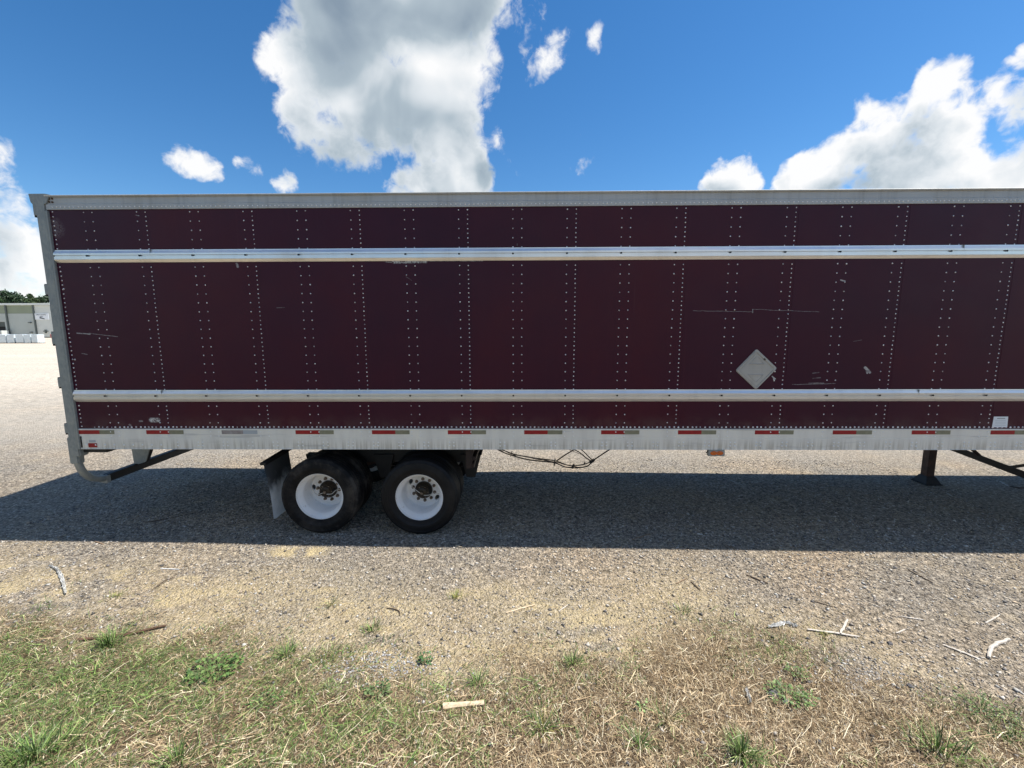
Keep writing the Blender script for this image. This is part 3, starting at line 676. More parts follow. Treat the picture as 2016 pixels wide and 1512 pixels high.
def disc_mesh():
    bm = bmesh.new()
    D_ = .08; outer = [(r_, y_ + D_) for r_, y_ in [(.229, .221), (.205, .228), (.186, .226), (.172, .2175), (.166, .216), (.128, .216), (.112, .217), (.112, .227), (.166, .227), (.186, .237), (.205, .239), (.229, .233)]]
    lathe(bm, outer, 72, close=True); bmesh.ops.recalc_face_normals(bm, faces=bm.faces)
    me = bpy.data.meshes.new('disc'); bm.to_mesh(me); bm.free(); o = bpy.data.objects.new('disc_tmp', me); col.objects.link(o)
    cuts = []
    for a_ in (math.radians(152), math.radians(-28)):
        b2 = bmesh.new(); bmesh.ops.create_cone(b2, cap_ends=True, segments=24, radius1=.034, radius2=.034, depth=.1, matrix=Matrix.Translation((.199 * math.cos(a_), .31, .199 * math.sin(a_))) @ Matrix.Rotation(-a_, 4, 'Y') @ Matrix.Rotation(math.pi / 2, 4, 'X') @ Matrix.Diagonal((.72, 1.15, 1, 1)))
        m2 = bpy.data.meshes.new('cut'); b2.to_mesh(m2); b2.free(); c = bpy.data.objects.new('cut_tmp', m2); col.objects.link(c); cuts.append(c)
        md = o.modifiers.new('b', 'BOOLEAN'); md.object = c; md.operation = 'DIFFERENCE'; md.solver = 'EXACT'
    bpy.context.view_layer.update(); dg = bpy.context.evaluated_depsgraph_get()
    me2 = bpy.data.meshes.new_from_object(o.evaluated_get(dg))
    for c in cuts: bpy.data.objects.remove(c)
    bpy.data.objects.remove(o); return me2
disc_me = disc_mesh()
def make_wheel(loc, tm, rot, holes, label=None):
    """rim mesh is the wheel, with tyre, disc, hub, nuts and inflation hose under it; axis +Y points inboard"""
    wl = part('wheel', rim_parts(), M['rim'], True); wl.location = loc
    if label: wl['label'] = label
    part('tyre', tyre_bm(), tm, True, parent=wl)
    dm = disc_me.copy(); dm.materials.clear(); d = newobj('wheel_disc', dm, M['rim'], wl); d.rotation_euler = (0, rot, 0)
    for p_ in dm.polygons: p_.use_smooth = True
    try: dm.set_sharp_from_angle(angle=math.radians(35))
    except Exception: pass
    bm = bmesh.new()
    lathe(bm, [(r_, y_ + .072) for r_, y_ in [(.0, .098), (.022, .098), (.026, .104), (.050, .106), (.062, .112), (.066, .120), (.066, .128), (.080, .130), (.084, .138), (.084, .150), (.094, .160), (.100, .185), (.111, .195), (.111, .235)]], 40)
    part('hub', bm, M['hub'], True, parent=wl)
    bm = bmesh.new()
    for k in range(6):
        a_ = k * math.pi / 3; tube(bm, [(.073 * math.cos(a_), .203, .073 * math.sin(a_)), (.073 * math.cos(a_), .194, .073 * math.sin(a_))], .0075, 6)
    part('cap_bolts', bm, M['nut'], parent=wl)
    bm = bmesh.new(); lathe(bm, [(0, .150), (.014, .150), (.017, .155), (.017, .172)], 16); part('hub_cap_plug', bm, M['nut'], True, parent=wl)
    nb = None
    for k in range(10):
        a_ = rot + math.radians(18 + 36 * k)
        if nb is None:
            bm = bmesh.new(); tube(bm, [(0, .297, 0), (0, .272, 0)], .0175, 6); tube(bm, [(0, .274, 0), (0, .256, 0)], .0095, 10); tube(bm, [(0, .2965, 0), (0, .292, 0)], .0215, 12)
            o = part('lug_nut', bm, M['nut'], parent=wl); nb = o
        else: o = nb.copy(); col.objects.link(o)
        o.location = (.1425 * math.cos(a_), 0, .1425 * math.sin(a_))
    for pts in holes:
        bm = bmesh.new(); tube(bm, spline([(a_, b_ + .07, c_) for a_, b_, c_ in pts], 6), .0038, 6); part('inflation_hose', bm, M['wire'], True, parent=wl)
    return wl
h1 = [[(-.02, .085, -.005), (-.09, .10, -.03), (-.15, .15, -.03), (-.20, .20, .015)], [(.03, .085, -.02), (.09, .10, -.02), (.13, .14, .012), (.19, .19, .01)]]
h2 = [[(-.02, .08, .01), (-.08, .10, .045), (-.14, .15, .075), (-.185, .20, .10)], [(.03, .08, -.02), (.09, .11, -.03), (.15, .15, -.018), (.20, .20, -.05)]]
w1 = make_wheel((-3.118, .015, RT - .026), M['tyre'], math.radians(-22), h1, 'rear wheel with worn dusty tyre')
w2 = make_wheel((-1.877, .015, RT - .034), M['tyre_new'], math.radians(4), h2, 'front wheel with blacker tyre')
def copy_wheel(src, loc, rz, skip=()):
    inner_ = bool(skip)
    r_ = src.copy(); col.objects.link(r_); r_.location = loc; r_.rotation_euler = (0, 0, rz)
    if 'label' in r_: del r_['label']
    for ch in src.children:
        if ch.name.split('.')[0] in skip: continue
        c = ch.copy(); col.objects.link(c); c.parent = r_
        if inner_ and c.name.startswith('wheel_disc'): c.rotation_euler = (0, math.radians(124) - ch.rotation_euler[1], 0)
    return r_
inner = ('hub', 'cap_bolts', 'hub_cap_plug', 'lug_nut', 'inflation_hose')
for wsrc in (w1, w2):
    x, y, z = wsrc.location
    copy_wheel(wsrc, (x, .625, z), math.pi, inner)          # inner dual, dish facing in
    copy_wheel(wsrc, (x, WID - .015, z), math.pi)
    copy_wheel(wsrc, (x, WID - .625, z), 0, inner)
# mud flaps
for side in (0, 1):
    s = (lambda y: y) if side == 0 else (lambda y: WID - y)
    bm = bmesh.new(); n1, n2 = 8, 12; V = []
    for j in range(n2 + 1):
        t_ = j / n2; row = []
        for i_ in range(n1 + 1):
            u = i_ / n1; y = .0 + .61 * u
            x = -3.765 + .02 * t_ + .055 * t_ * t_ + .012 * math.sin(u * 5 + t_ * 3) + .02 * (1 - u) * math.sin(t_ * 3.1)
            zz = .90 - .74 * t_ + (.03 * max(0, abs(u - .5) - .42) * 10 if j == n2 else 0)
            row.append(bm.verts.new((x, s(y), zz)))
        V.append(row)
    for j in range(n2):
        for i_ in range(n1): bm.faces.new((V[j][i_], V[j][i_ + 1], V[j + 1][i_ + 1], V[j + 1][i_]))
    bmesh.ops.solidify(bm, geom=list(bm.faces), thickness=.008)
    part('mud_flap', bm, M['flap'], True)
    bm = bmesh.new()
    hexa(bm, [(-3.80, s(-.01), .875), (-3.73, s(-.01), .875), (-3.70, s(1.25), .93), (-3.77, s(1.25), .93), (-3.80, s(-.01), .905), (-3.73, s(-.01), .905), (-3.70, s(1.25), .98), (-3.77, s(1.25), .98)])
    bmesh.ops.recalc_face_normals(bm, faces=bm.faces)
    part('mud_flap_bracket', bm, M['black'])
# landing gear (the far leg is the one in view)
XL = 6.20
for yc in (.35, 2.02):
    zf = float(gz(XL, yc))
    bm = bmesh.new(); box(bm, XL - .076, XL + .076, yc - .076, yc + .076, .62, ZB + .10); lg = part('landing_leg', bm, M['black'], bev=.008)
    bm = bmesh.new(); box(bm, XL - .062, XL + .062, yc - .062, yc + .062, zf + .10, .64); part('inner_leg', bm, M['rust'], bev=.006, parent=lg)
    bm = bmesh.new()
    hexa(bm, [(XL - .125, yc - .14, zf + .012), (XL + .125, yc - .14, zf + .012), (XL + .125, yc + .14, zf + .012), (XL - .125, yc + .14, zf + .012), (XL - .07, yc - .07, zf + .13), (XL + .07, yc - .07, zf + .13), (XL + .07, yc + .07, zf + .13), (XL - .07, yc + .07, zf + .13)])
    box(bm, XL - .135, XL + .135, yc - .15, yc + .15, zf + .002, zf + .016); part('foot', bm, M['black'], bev=.003, parent=lg)
def bar(bm, p, q, w_, h_):
    p = Vector(p); q = Vector(q); d = (q - p).normalized(); sd = d.cross(Vector((0, 0, 1)))
    sd = sd.normalized() if sd.length > .01 else Vector((1, 0, 0)); u_ = sd.cross(d)
    hexa(bm, [p - sd * w_ - u_ * h_, p + sd * w_ - u_ * h_, q + sd * w_ - u_ * h_, q - sd * w_ - u_ * h_, p - sd * w_ + u_ * h_, p + sd * w_ + u_ * h_, q + sd * w_ + u_ * h_, q - sd * w_ + u_ * h_])
    bmesh.ops.recalc_face_normals(bm, faces=bm.faces)
bm = bmesh.new(); bar(bm, at(1868, 879, 1.9), at(2075, 957, .5), .012, .045); part('leg_brace', bm, M['black'])
bm = bmesh.new(); bar(bm, at(1905, 876, 1.5), at(1942, 910, 1.42), .012, .022); part('brace_strut', bm, M['oxide'])
bm = bmesh.new(); bar(bm, at(1982, 921, 1.2), at(2090, 905, 1.2), .012, .018); part('crank_rod', bm, M['black'])
bm = bmesh.new(); box(bm, XL - .12, XL + .12, .3, WID - .3, ZB - .02, ZB + .01); part('gear_crossplate', bm, M['black'])
# air hoses under the rail
YH = .55
def hose(px, r, name='air_hose', Y=YH, n=6):
    bm = bmesh.new(); tube(bm, spline([tuple(at(x, y, Y)) for x, y in px], n), r, 7); return part(name, bm, M['black'], True)
hose([(975, 878), (995, 888), (1020, 896), (1055, 902), (1092, 907), (1115, 915), (1130, 917), (1150, 914), (1168, 907)], .0075)
hose([(968, 878), (990, 890), (1010, 897), (1035, 904), (1065, 908), (1092, 911), (1112, 919), (1135, 921), (1155, 918), (1166, 909)], .0085)
hose([(980, 879), (1005, 893), (1040, 899), (1070, 906), (1095, 910), (1122, 917), (1145, 920), (1160, 915), (1170, 906)], .0045)
hose([(978, 880), (1000, 894), (1032, 898), (1060, 905), (1090, 906)], .004)
hose([(1096, 907), (1112, 896), (1130, 885), (1140, 878)], .0085); hose([(1120, 880), (1140, 890), (1152, 900), (1164, 908)], .007)
hose([(1136, 878), (1150, 890), (1160, 900), (1168, 907)], .0065); hose([(1166, 908), (1180, 898), (1200, 885), (1212, 876)], .009)
hose([(1118, 884), (1140, 893), (1150, 896)], .0035)
for x0, y0, x1, y1, r in ((1005, 899, 1008, 888, .0045), (1091, 917, 1093, 903, .008), (1126, 922, 1130, 914, .014), (1161, 911, 1170, 905, .022), (1149, 915, 1152, 910, .009)):
    bm = bmesh.new(); tube(bm, [tuple(at(x0, y0, YH)), tuple(at(x1, y1, YH))], r, 8); part('hose_clamp', bm, M['black'])
# tapes
def quad_plate(bm, x0, x1, z0, z1, y, th=.0012): box(bm, x0, x1, y - th, y, z0, z1)
tx = [(156, 198, 227), (290, 335, 363), (438, 480, 508), (583, 630, 658), (733, 779, 807), (882, 928, 957), (1032, 1078, 1107), (1183, 1229, 1258), (1334, 1380, 1409), (1485, 1532, 1561), (1638, 1684, 1715), (1793, 1839, 1869), (1948, 1995, 2024), (2105, 2150, 2180)]
for n, (a, b_, c) in enumerate(tx):
    xa, xb, xc = [at(q, 851)[0] for q in (a, b_, c)]; z0, z1 = ZB + .188, ZB + .236
    bm = bmesh.new(); quad_plate(bm, xa, xb, z0, z1, -.0128); o = part('reflective_tape', bm, M['faded'] if n == 2 else M['red'], label='faded grey strip of tape' if n == 2 else None)
    bm = bmesh.new(); quad_plate(bm, xb + .0005, xc, z0, z1, -.0128); part('silver_section', bm, M['faded2'] if n == 2 else M['silver'], parent=o)
    if n % 2 == 1 or n == 11:      # rivet heads rubbing through the tape
        bm = bmesh.new(); k_ = round((xb + .05) / .6096) * .6096
        for q in (k_, k_ - .1):
            if xa < q < xc: tube(bm, [(q, -.0135, ZB + .214), (q, -.0175, ZB + .214)], .006, 8)
        if len(bm.verts): part('worn_rivet', bm, M['rivet_rail'], parent=o)
        else: bm.free()
p0, p1 = at(177, 880), at(193, 872)
bm = bmesh.new(); quad_plate(bm, p0[0], p1[0], p0[2], p1[2], -.0148); part('warning_sticker', bm, M['red'])
p0, p1 = at(178, 870), at(190, 866); bm = bmesh.new(); quad_plate(bm, p0[0], p1[0], p0[2], p1[2], -.0148); part('sticker_scrap', bm, M['faded2'])
# rust stains and gap at the rail's rear end
bm = bmesh.new(); box(bm, XR + .034, XR + .050, -.0165, -.010, ZB + .02, ZB + .16); part('rail_end_gap', bm, M['dark'])
# marker light
a, b_ = at(1394, 898, -.01), at(1427, 884, -.01)
bm = bmesh.new(); box(bm, a[0], b_[0], -.020, .035, a[2], ZB - .001); ml = part('marker_light', bm, M['galv'], bev=.006)
mid_ = (a[0] + b_[0]) / 2
for q in (-1, 1):
    bm = bmesh.new(); bmesh.ops.create_uvsphere(bm, u_segments=16, v_segments=8, radius=1, matrix=Matrix.Translation((mid_ + q * .036, -.021, (a[2] + ZB) / 2)) @ Matrix.Diagonal((.042, .012, .026, 1))); part('lens', bm, M['amber'], True, parent=ml)
bm = bmesh.new(); tube(bm, [tuple(at(1396, 884, .0)), tuple(at(1390, 892, .0))], .005, 6); part('light_lead', bm, M['black'], parent=ml)
# placard holder
pc = Vector((at(1488, 727)[0], -.006, at(1488, 727)[2])); th = math.radians(48); S = .170
def rot2(u, v): return (pc.x + u * math.cos(th) - v * math.sin(th), pc.z + u * math.sin(th) + v * math.cos(th))
def plate(u0, u1, v0, v1, y0, y1, r=0):
    bm = bmesh.new(); pr = []
    if r:
        for cx, cz, a0 in ((u1 - r, v1 - r, 0), (u0 + r, v1 - r, 90), (u0 + r, v0 + r, 180), (u1 - r, v0 + r, 270)):
            for k in range(5): aa = math.radians(a0 + 22.5 * k); pr.append(rot2(cx + r * math.cos(aa), cz + r * math.sin(aa)))
    else: pr = [rot2(u1, v1), rot2(u0, v1), rot2(u0, v0), rot2(u1, v0)]
    A = [bm.verts.new((x, y0, z)) for x, z in pr]; B = [bm.verts.new((x, y1, z)) for x, z in pr]
    bm.faces.new(A[::-1]); bm.faces.new(B)
    for i_ in range(len(pr)): j = (i_ + 1) % len(pr); bm.faces.new((A[i_], A[j], B[j], B[i_]))
    bmesh.ops.recalc_face_normals(bm, faces=bm.faces); return bm
ph = part('placard_holder', plate(-S, S, -S, S, -.012, -.002, .022), M['placard'], bev=.002, label='diamond-shaped aluminium placard holder')
for q in ((-S + .006, -S + .022, -S + .02, S - .012), (S - .028, S - .012, -S + .03, S - .03), (-S + .02, S - .03, -S + .006, -S + .02), (-S + .02, S - .03, S - .022, S - .010)):
    part('holder_rim', plate(*q, -.019, -.012, .003), M['placard'], bev=.0015, parent=ph)
part('holder_leaf', plate(-S + .03, S - .05, -S + .03, S - .035, -.015, -.012, .012), M['placard'], bev=.001, parent=ph)
for zz, hw in ((.062, .085), (-.062, .085)):
    bm = bmesh.new(); tube(bm, [(pc.x - hw - .005, -.016, pc.z + zz), (pc.x + hw, -.016, pc.z + zz)], .0055, 6); part('leaf_fold', bm, M['placard'], parent=ph)
    sg = 1 if zz > 0 else -1
    for q in (-1, 1):
        bm = bmesh.new(); tube(bm, [(pc.x + q * hw, -.016, pc.z + zz), (pc.x + q * .01, -.016, pc.z + zz + sg * .085)], .003, 6); part('leaf_fold', bm, M['placard'], parent=ph)
bm = bmesh.new()
for q in (0, .014):
    u0 = .148; pr = [rot2(u0 - .012, .025 + q - .02), rot2(u0 + .006, .025 + q - .02), rot2(u0 + .006, .034 + q - .02), rot2(u0 - .012, .034 + q - .02)]
    A = [bm.verts.new((x, -.0198, z)) for x, z in pr]; B = [bm.verts.new((x, -.0125, z)) for x, z in pr]; bm.faces.new(A); bm.faces.new(B[::-1])
    for i_ in range(4): bm.faces.new((A[i_], B[i_], B[(i_ + 1) % 4], A[(i_ + 1) % 4]))
bmesh.ops.recalc_face_normals(bm, faces=bm.faces); part('holder_mark', bm, M['dark'], parent=ph)
# document label
c0, c1, c2, c3 = at(1952, 841), at(1982, 841), at(1984, 820), at(1956, 820)
bm = bmesh.new(); A = [bm.verts.new((c[0], -.0052, c[2])) for c in (c0, c1, c2, c3)]; B = [bm.verts.new((c[0], -.0036, c[2])) for c in (c0, c1, c2, c3)]
bm.faces.new(A); bm.faces.new(B[::-1])
for i_ in range(4): bm.faces.new((A[i_], B[i_], B[(i_ + 1) % 4], A[(i_ + 1) % 4]))
bmesh.ops.recalc_face_normals(bm, faces=bm.faces); dl = part('document_label', bm, M['label'], label='white square label near the front of the side')
bm = bmesh.new(); q0, q1 = at(1962, 824.5), at(1978, 822.6); box(bm, q0[0], q1[0], -.0060, -.0053, q0[2], q1[2])
for k in range(4):
    q0, q1 = at(1958, 828.3 + 3 * k), at(1979, 827.9 + 3 * k); box(bm, q0[0], q1[0], -.0060, -.0053, q0[2], q1[2])
part('printed_lines', bm, M['print'], parent=dl)

# ------------------------------------------------------------------ warehouse far across the yard
def bx_obj(name, dims, m, parent=None, bev=0, label=None):
    bm = bmesh.new(); box(bm, *dims); o = bm_obj(name, bm, m, parent, bev=bev)
    if label: o['label'] = label
    return o
def metalwall(c):
    def f(t, b):
        P = t.pos(); x = t.sep(P)[0]; wv = t.new('ShaderNodeTexWave', wave_type='BANDS', bands_direction='X'); t.put(wv.inputs[0], P); wv.inputs['Scale'].default_value = 1.6
        n = t.noise(P, .5, 5, .6)
        t.put(b.inputs['Base Color'], t.mix(t.ss(n, .4, .7, 0, .25), c, tuple(v * .7 for v in c))); t.put(b.inputs['Normal'], t.bump(wv.outputs[0], .5, .05))
    return f
M['wall_grey'] = mat('grey_metal_wall', rough=.5, fn=metalwall((.42, .46, .44)))
M['wall_pale'] = mat('pale_metal_wall', rough=.5, fn=metalwall((.62, .65, .62)))
M['wall_olive'] = mat('olive_metal_wall', rough=.5, fn=metalwall((.24, .28, .20)))
M['trim'] = mat('dark_trim', (.09, .11, .105), .5); M['fascia'] = mat('white_fascia', (.66, .70, .68), .45)
M['void'] = mat('dark_interior', (.015, .018, .02), .8)
YW = 106.0
def wx(px, y=YW): return float(at(px, 640, y)[0])
def wz(py, px=60, y=YW): return float(at(px, py, y)[2])
Bd = bpy.data.objects.new('warehouse', None); col.objects.link(Bd); Bd.location = (wx(50), YW, 0)
tag(Bd, 'long low grey metal warehouse with olive band and pale end bay across the yard', 'warehouse')
Bd.location = (0, 0, 0)
xr = wx(104); xl = xr - 75; zr = wz(597); ze = wz(600.5)
bx_obj('fascia', (xl - .4, xr + .4, YW - .5, YW + .2, ze, zr), M['fascia'], Bd)
bm = bmesh.new(); hexa(bm, [(xl - .4, YW, zr - .5), (xr + .4, YW, zr - .5), (xr + .4, YW + 40, zr + .9), (xl - .4, YW + 40, zr + .9), (xl - .4, YW, zr - .05), (xr + .4, YW, zr - .05), (xr + .4, YW + 40, zr + 1.4), (xl - .4, YW + 40, zr + 1.4)]); bm_obj('roof', bm, M['fascia'], Bd)
bx_obj('rear_block', (xl, xr, YW + 1.2, YW + 39.5, -.2, zr - .4), M['wall_pale'], Bd)
cols_px = [68, 13.5]
x68, x14 = wx(71), wx(17); bay = x68 - x14
bx_obj('end_bay_wall', (x68 + .15, xr, YW, YW + 1.2, -.2, ze), M['wall_pale'], Bd)
zo = wz(617); n = 0; x = x68
while x - bay > xl - 2:
    a, b_ = x - bay, x
    bx_obj('upper_band', (a + .18, b_ - .18, YW + .02, YW + 1.2, zo, ze), M['wall_olive'], Bd)
    if n >= 1 and n % 2 == 1:
        oz = wz(633.5); mx = b_ - .9
        bx_obj('bay_wall', (a + .18, b_ - .18, YW, YW + 1.2, oz, zo - .02), M['wall_grey'], Bd)
        bx_obj('bay_jamb', (mx, b_ - .18, YW, YW + 1.2, -.2, oz), M['wall_grey'], Bd)
        bx_obj('dock_opening', (a + 1.6, mx, YW + .8, YW + 1.15, -.1, oz), M['void'], Bd)
        bx_obj('bay_jamb', (a + .18, a + 1.6, YW, YW + 1.2, -.2, oz), M['wall_grey'], Bd)
        for k in range(4): bx_obj('shutter_slat', (a + 1.6, mx, YW + .3, YW + .36, oz - .28 - .3 * k, oz - .05 - .3 * k), M['trim'], Bd)
    else: bx_obj('bay_wall', (a + .18, b_ - .18, YW, YW + 1.2, -.2, zo - .02), M['wall_grey'], Bd)
    bx_obj('column', (b_ - .18, b_ + .15, YW - .25, YW + .3, -.2, ze), M['trim'], Bd)
    x -= bay; n += 1
def wbox(name, px0, px1, py0, py1, m, d=.12): return bx_obj(name, (wx(px0), wx(px1), YW - d, YW + .01, wz(py1), wz(py0)), m, Bd)
wbox('wall_lamp', 59.5, 63.5, 634.2, 636, M['trim'], .5); wbox('wall_lamp', 59.5, 62.5, 653, 655, M['trim'], .4)
wbox('wall_fixture', 88.6, 90.2, 649, 656, M['trim'], .35); wbox('wall_fixture', 85.5, 93.5, 651.4, 653, M['trim'], .3)
bx_obj('base_trim', (x68 + .2, xr, YW - .04, YW, -.1, .25), M['trim'], Bd)
sg = wbox('wall_sign', 71.2, 99, 617.2, 629.3, M['label'], .15); sg['label'] = 'white sign with dark lettering and arrow'
def text(s, size, x, y, z, m, parent, name='sign_lettering'):
    cu = bpy.data.curves.new(name, 'FONT'); cu.body = s; cu.size = size; cu.align_x = 'CENTER'; cu.extrude = .01
    o = bpy.data.objects.new('t', cu); col.objects.link(o); bpy.context.view_layer.update()
    me = bpy.data.meshes.new_from_object(o.evaluated_get(bpy.context.evaluated_depsgraph_get())); bpy.data.objects.remove(o)
    o = newobj(name, me, m, parent); o.location = (x, y, z); o.rotation_euler = (math.pi / 2, 0, 0); return o
xc = wx(85); sw = wx(99) - wx(71.2)
M['ink'] = mat('dark_ink', (.02, .035, .05), .6)
text('SHIPPING & RECEIVING', sw / 14.2, xc, YW - .17, wz(620.6), M['ink'], sg); text('OFFICE', sw / 14.2, xc, YW - .17, wz(623.9), M['ink'], sg)
bm = bmesh.new()
ar = [(81.2, 624.8), (83.6, 624.6), (90.8, 627.2), (90.9, 628.6), (82.6, 627.0), (81.6, 627.2)]
A = [bm.verts.new((wx(px), YW - .17, wz(py))) for px, py in ar]; B = [bm.verts.new((wx(px), YW - .151, wz(py))) for px, py in ar]; bm.faces.new(A); bm.faces.new(B[::-1])
for i_ in range(len(ar)): j = (i_ + 1) % len(ar); bm.faces.new((A[i_], B[i_], B[j], A[j]))
bmesh.ops.recalc_face_normals(bm, faces=bm.faces); bm_obj('sign_arrow', bm, M['ink'], sg)
# grey crate standing in the dock opening, small red hydrant by the end bay
bm = bmesh.new(); box(bm, wx(1, YW - 1), wx(12, YW - 1), YW - 2.2, YW - .6, 0, 1.9); bt = bm_obj('crate', bm, M['wall_pale'], bev=.05)
tag(bt, 'pale grey crate standing in front of the dark dock opening of the warehouse', 'crate')
for q in (0, 1):
    o = bx_obj('crate_strap', (wx(3 + 5 * q, YW - 1), wx(4 + 5 * q, YW - 1), YW - 2.23, YW - 2.2, .1, 1.85), M['trim'], bt)
bm = bmesh.new(); hx = wx(98.5, YW - 1.5); hy = YW - 1.6; tube(bm, [(hx, hy, -.05), (hx, hy, .75), (hx, hy, .85), (hx, hy, .95)], [.16, .16, .22, .08], 10); tube(bm, [(hx - .3, hy, .6), (hx + .3, hy, .6)], .08, 8)
hy_ = bm_obj('hydrant', bm, mat('faded_red', (.34, .10, .10), .6), smooth=True); tag(hy_, 'small faded red hydrant at the foot of the pale end wall of the warehouse', 'hydrant')
# wrapped pallets in a row in the yard
def wrapm(t, b):
    P = t.pos(); n = t.noise(t.mapv(P, (1, 1, 6)), 2, 5, .7); t.put(b.inputs['Base Color'], t.ramp(n, [(.3, (.50, .58, .60)), (.55, (.66, .72, .74)), (.75, (.78, .82, .84))])); t.put(b.inputs['Normal'], t.bump(n, .6, .03))
M['wrap'] = mat('white_stretch_wrap', rough=.3, fn=wrapm); M['pallet'] = mat('pallet_wood', (.30, .22, .14), .8)
YP = 66.0
names = ['wrapped pallet at the right-hand end of the white row', 'wrapped pallet second from the right end of the white row', 'wrapped pallet third from the right end of the white row', 'wrapped pallet fourth from the right end of the white row', 'wrapped pallet fifth from the right end of the white row, nearest the photo edge', None]
gap = [(61.5, 74), (46.8, 60), (30.5, 46), (12.5, 28), (-4, 11.5), (-20, -5)]
for k, (a, b_) in enumerate(gap):
    x0, x1 = float(at(a, 665, YP)[0]), float(at(b_, 665, YP)[0]); zt = float(at(50, 658.5, YP)[2])
    bm = bmesh.new(); box(bm, x0 + .04, x1 - .04, YP, YP + 1.1, .12, zt)
    bmesh.ops.subdivide_edges(bm, edges=list(bm.edges), cuts=4, use_grid_fill=True)
    for v in bm.verts: v.co += Vector([(float(vnoise(v.co.x * 3 + s_ * 9, v.co.z * 3 + v.co.y * 3, 77 + k)) - .5) * .10 for s_ in range(3)])
    o = bm_obj('wrapped_pallet', bm, M['wrap'], smooth=True); tag(o, names[k] or 'wrapped pallet of the white row standing beyond the photo edge', 'pallet', 'white wrapped pallets in a row across the yard')
    for yy in (YP + .0, YP + .5, YP + 1.0):
        bx_obj('pallet_runner', (x0, x1, yy, yy + .1, .0, .12), M['pallet'], o)

# ------------------------------------------------------------------ trees behind the warehouse
def leafm(t, b):
    a = t.new('ShaderNodeAttribute', attribute_name='Col'); t.put(b.inputs['Base Color'], a.outputs['Color'])
M['leaf'] = mat('tree_leaves', rough=.6, fn=leafm); M['bark'] = mat('tree_bark', (.10, .08, .06), .9)
def tree(x, y, h, wdt, label, seed, pal=0, n=5200, cat='tree'):
    r = np.random.default_rng(seed); rt = bpy.data.objects.new('tree', None); col.objects.link(rt); rt.location = (x, y, 0)
    tag(rt, label, cat, 'trees behind the warehouse')
    bm = bmesh.new(); tube(bm, [(0, 0, -.3), (.1, 0, h * .3), (0, .1, h * .6), (.1, 0, h * .85)], [h * .028, h * .022, h * .014, .05], 8)
    lobes = []
    for k in range(13):
        a_ = r.uniform(0, 6.28); rr_ = wdt * r.uniform(.1, .36); zc = h * r.uniform(.42, .88); R_ = wdt * r.uniform(.14, .26) * (1.15 - .5 * abs(zc / h - .62) * 2)
        lobes.append((rr_ * math.cos(a_), rr_ * math.sin(a_), zc, R_))
        tube(bm, [(0, 0, h * r.uniform(.25, .45)), (rr_ * math.cos(a_) * .5, rr_ * math.sin(a_) * .5, zc * .8), (rr_ * math.cos(a_), rr_ * math.sin(a_), zc)], [h * .012, h * .008, .03], 5)
    lobes.append((0, 0, h * .88, wdt * .16))
    bm_obj('trunk', bm, M['bark'], rt)
    L = np.array(lobes); idx = r.integers(0, len(L), n); v = r.normal(size=(n, 3)); v /= np.linalg.norm(v, axis=1)[:, None]
    rad = r.uniform(.45, 1.0, n) ** .5 * (1 + .25 * r.normal(size=n) * .5); c = L[idx, :3] + v * (L[idx, 3] * rad)[:, None]; c[:, 2] = np.minimum(c[:, 2], h * 1.0)
    s_ = r.uniform(.16, .42, n); A = r.normal(size=(n, 3)); A /= np.linalg.norm(A, axis=1)[:, None]; B = np.cross(A, r.normal(size=(n, 3))); B /= np.linalg.norm(B, axis=1)[:, None]
    q = np.stack([c + A * s_[:, None], c + B * s_[:, None] * .7, c - A * s_[:, None], c - B * s_[:, None] * .7], 1).reshape(-1, 3)
    me = np_mesh('crown', q, np.arange(4 * n).reshape(n, 4), 4)
    base = np.array([[.045, .085, .030], [.035, .070, .030], [.060, .095, .035]][pal]); cc = base * (1 + .45 * r.uniform(-1, 1, (n, 1))) * (1 + .12 * r.uniform(-1, 1, (n, 3)))
    ca = me.color_attributes.new('Col', 'FLOAT_COLOR', 'POINT'); ca.data.foreach_set('color', np.concatenate([np.repeat(cc, 4, 0), np.ones((4 * n, 1))], 1).astype(np.float32).ravel())
    newobj('crown', me, M['leaf'], rt)
YT = 152.0
for (px, py, wpx, lab, sd, pal) in [(8, 568, 46, 'broad dark green tree over the warehouse roof at the photo edge', 1, 1), (33, 576, 34, 'lower rounded green tree between the broad tree and the pointed one', 2, 0),
                              (57, 572, 24, 'slim pointed light green tree above the warehouse roof', 3, 2), (77, 579, 22, 'small dark tree with ragged top right of the pointed tree', 4, 1),
                              (92, 575, 26, 'dark ragged tree beside the trailer rear post above the roof', 5, 1), (-22, 572, 44, 'dark tree beyond the left photo edge', 6, 0), (-60, 566, 50, 'tall tree further left beyond the photo edge', 7, 1), (112, 578, 30, 'tree hidden behind the trailer rear corner', 8, 0), (45, 583, 26, 'low green tree filling the gap behind the pointed tree', 9, 1), (68, 584, 24, 'low dark tree filling the gap above the dark column', 10, 0)]:
    yy = YT + (sd % 3) * 4; p = at(px, py, yy); tree(float(p[0]), yy, float(p[2]), wpx * (yy + 5) / F_PX, lab, sd, pal)
for k in range(16):
    x = -118 + 14.5 * k + random.uniform(-4, 4) if k > 0 else -240
    tree(-165 - 11 * k + random.uniform(-3, 3), YT + 8 + random.uniform(-6, 8), random.uniform(13, 17), random.uniform(7, 11), ['low round', 'tall broad', 'slim', 'dense dark', 'ragged', 'pale green', 'wide spreading', 'short bushy', 'narrow pointed', 'lopsided', 'olive green', 'thin crowned', 'squat', 'high domed', 'open branched', 'shaggy'][k] + ' tree in the row behind the warehouse, beyond the left photo edge', 30 + k, k % 3, 1600)

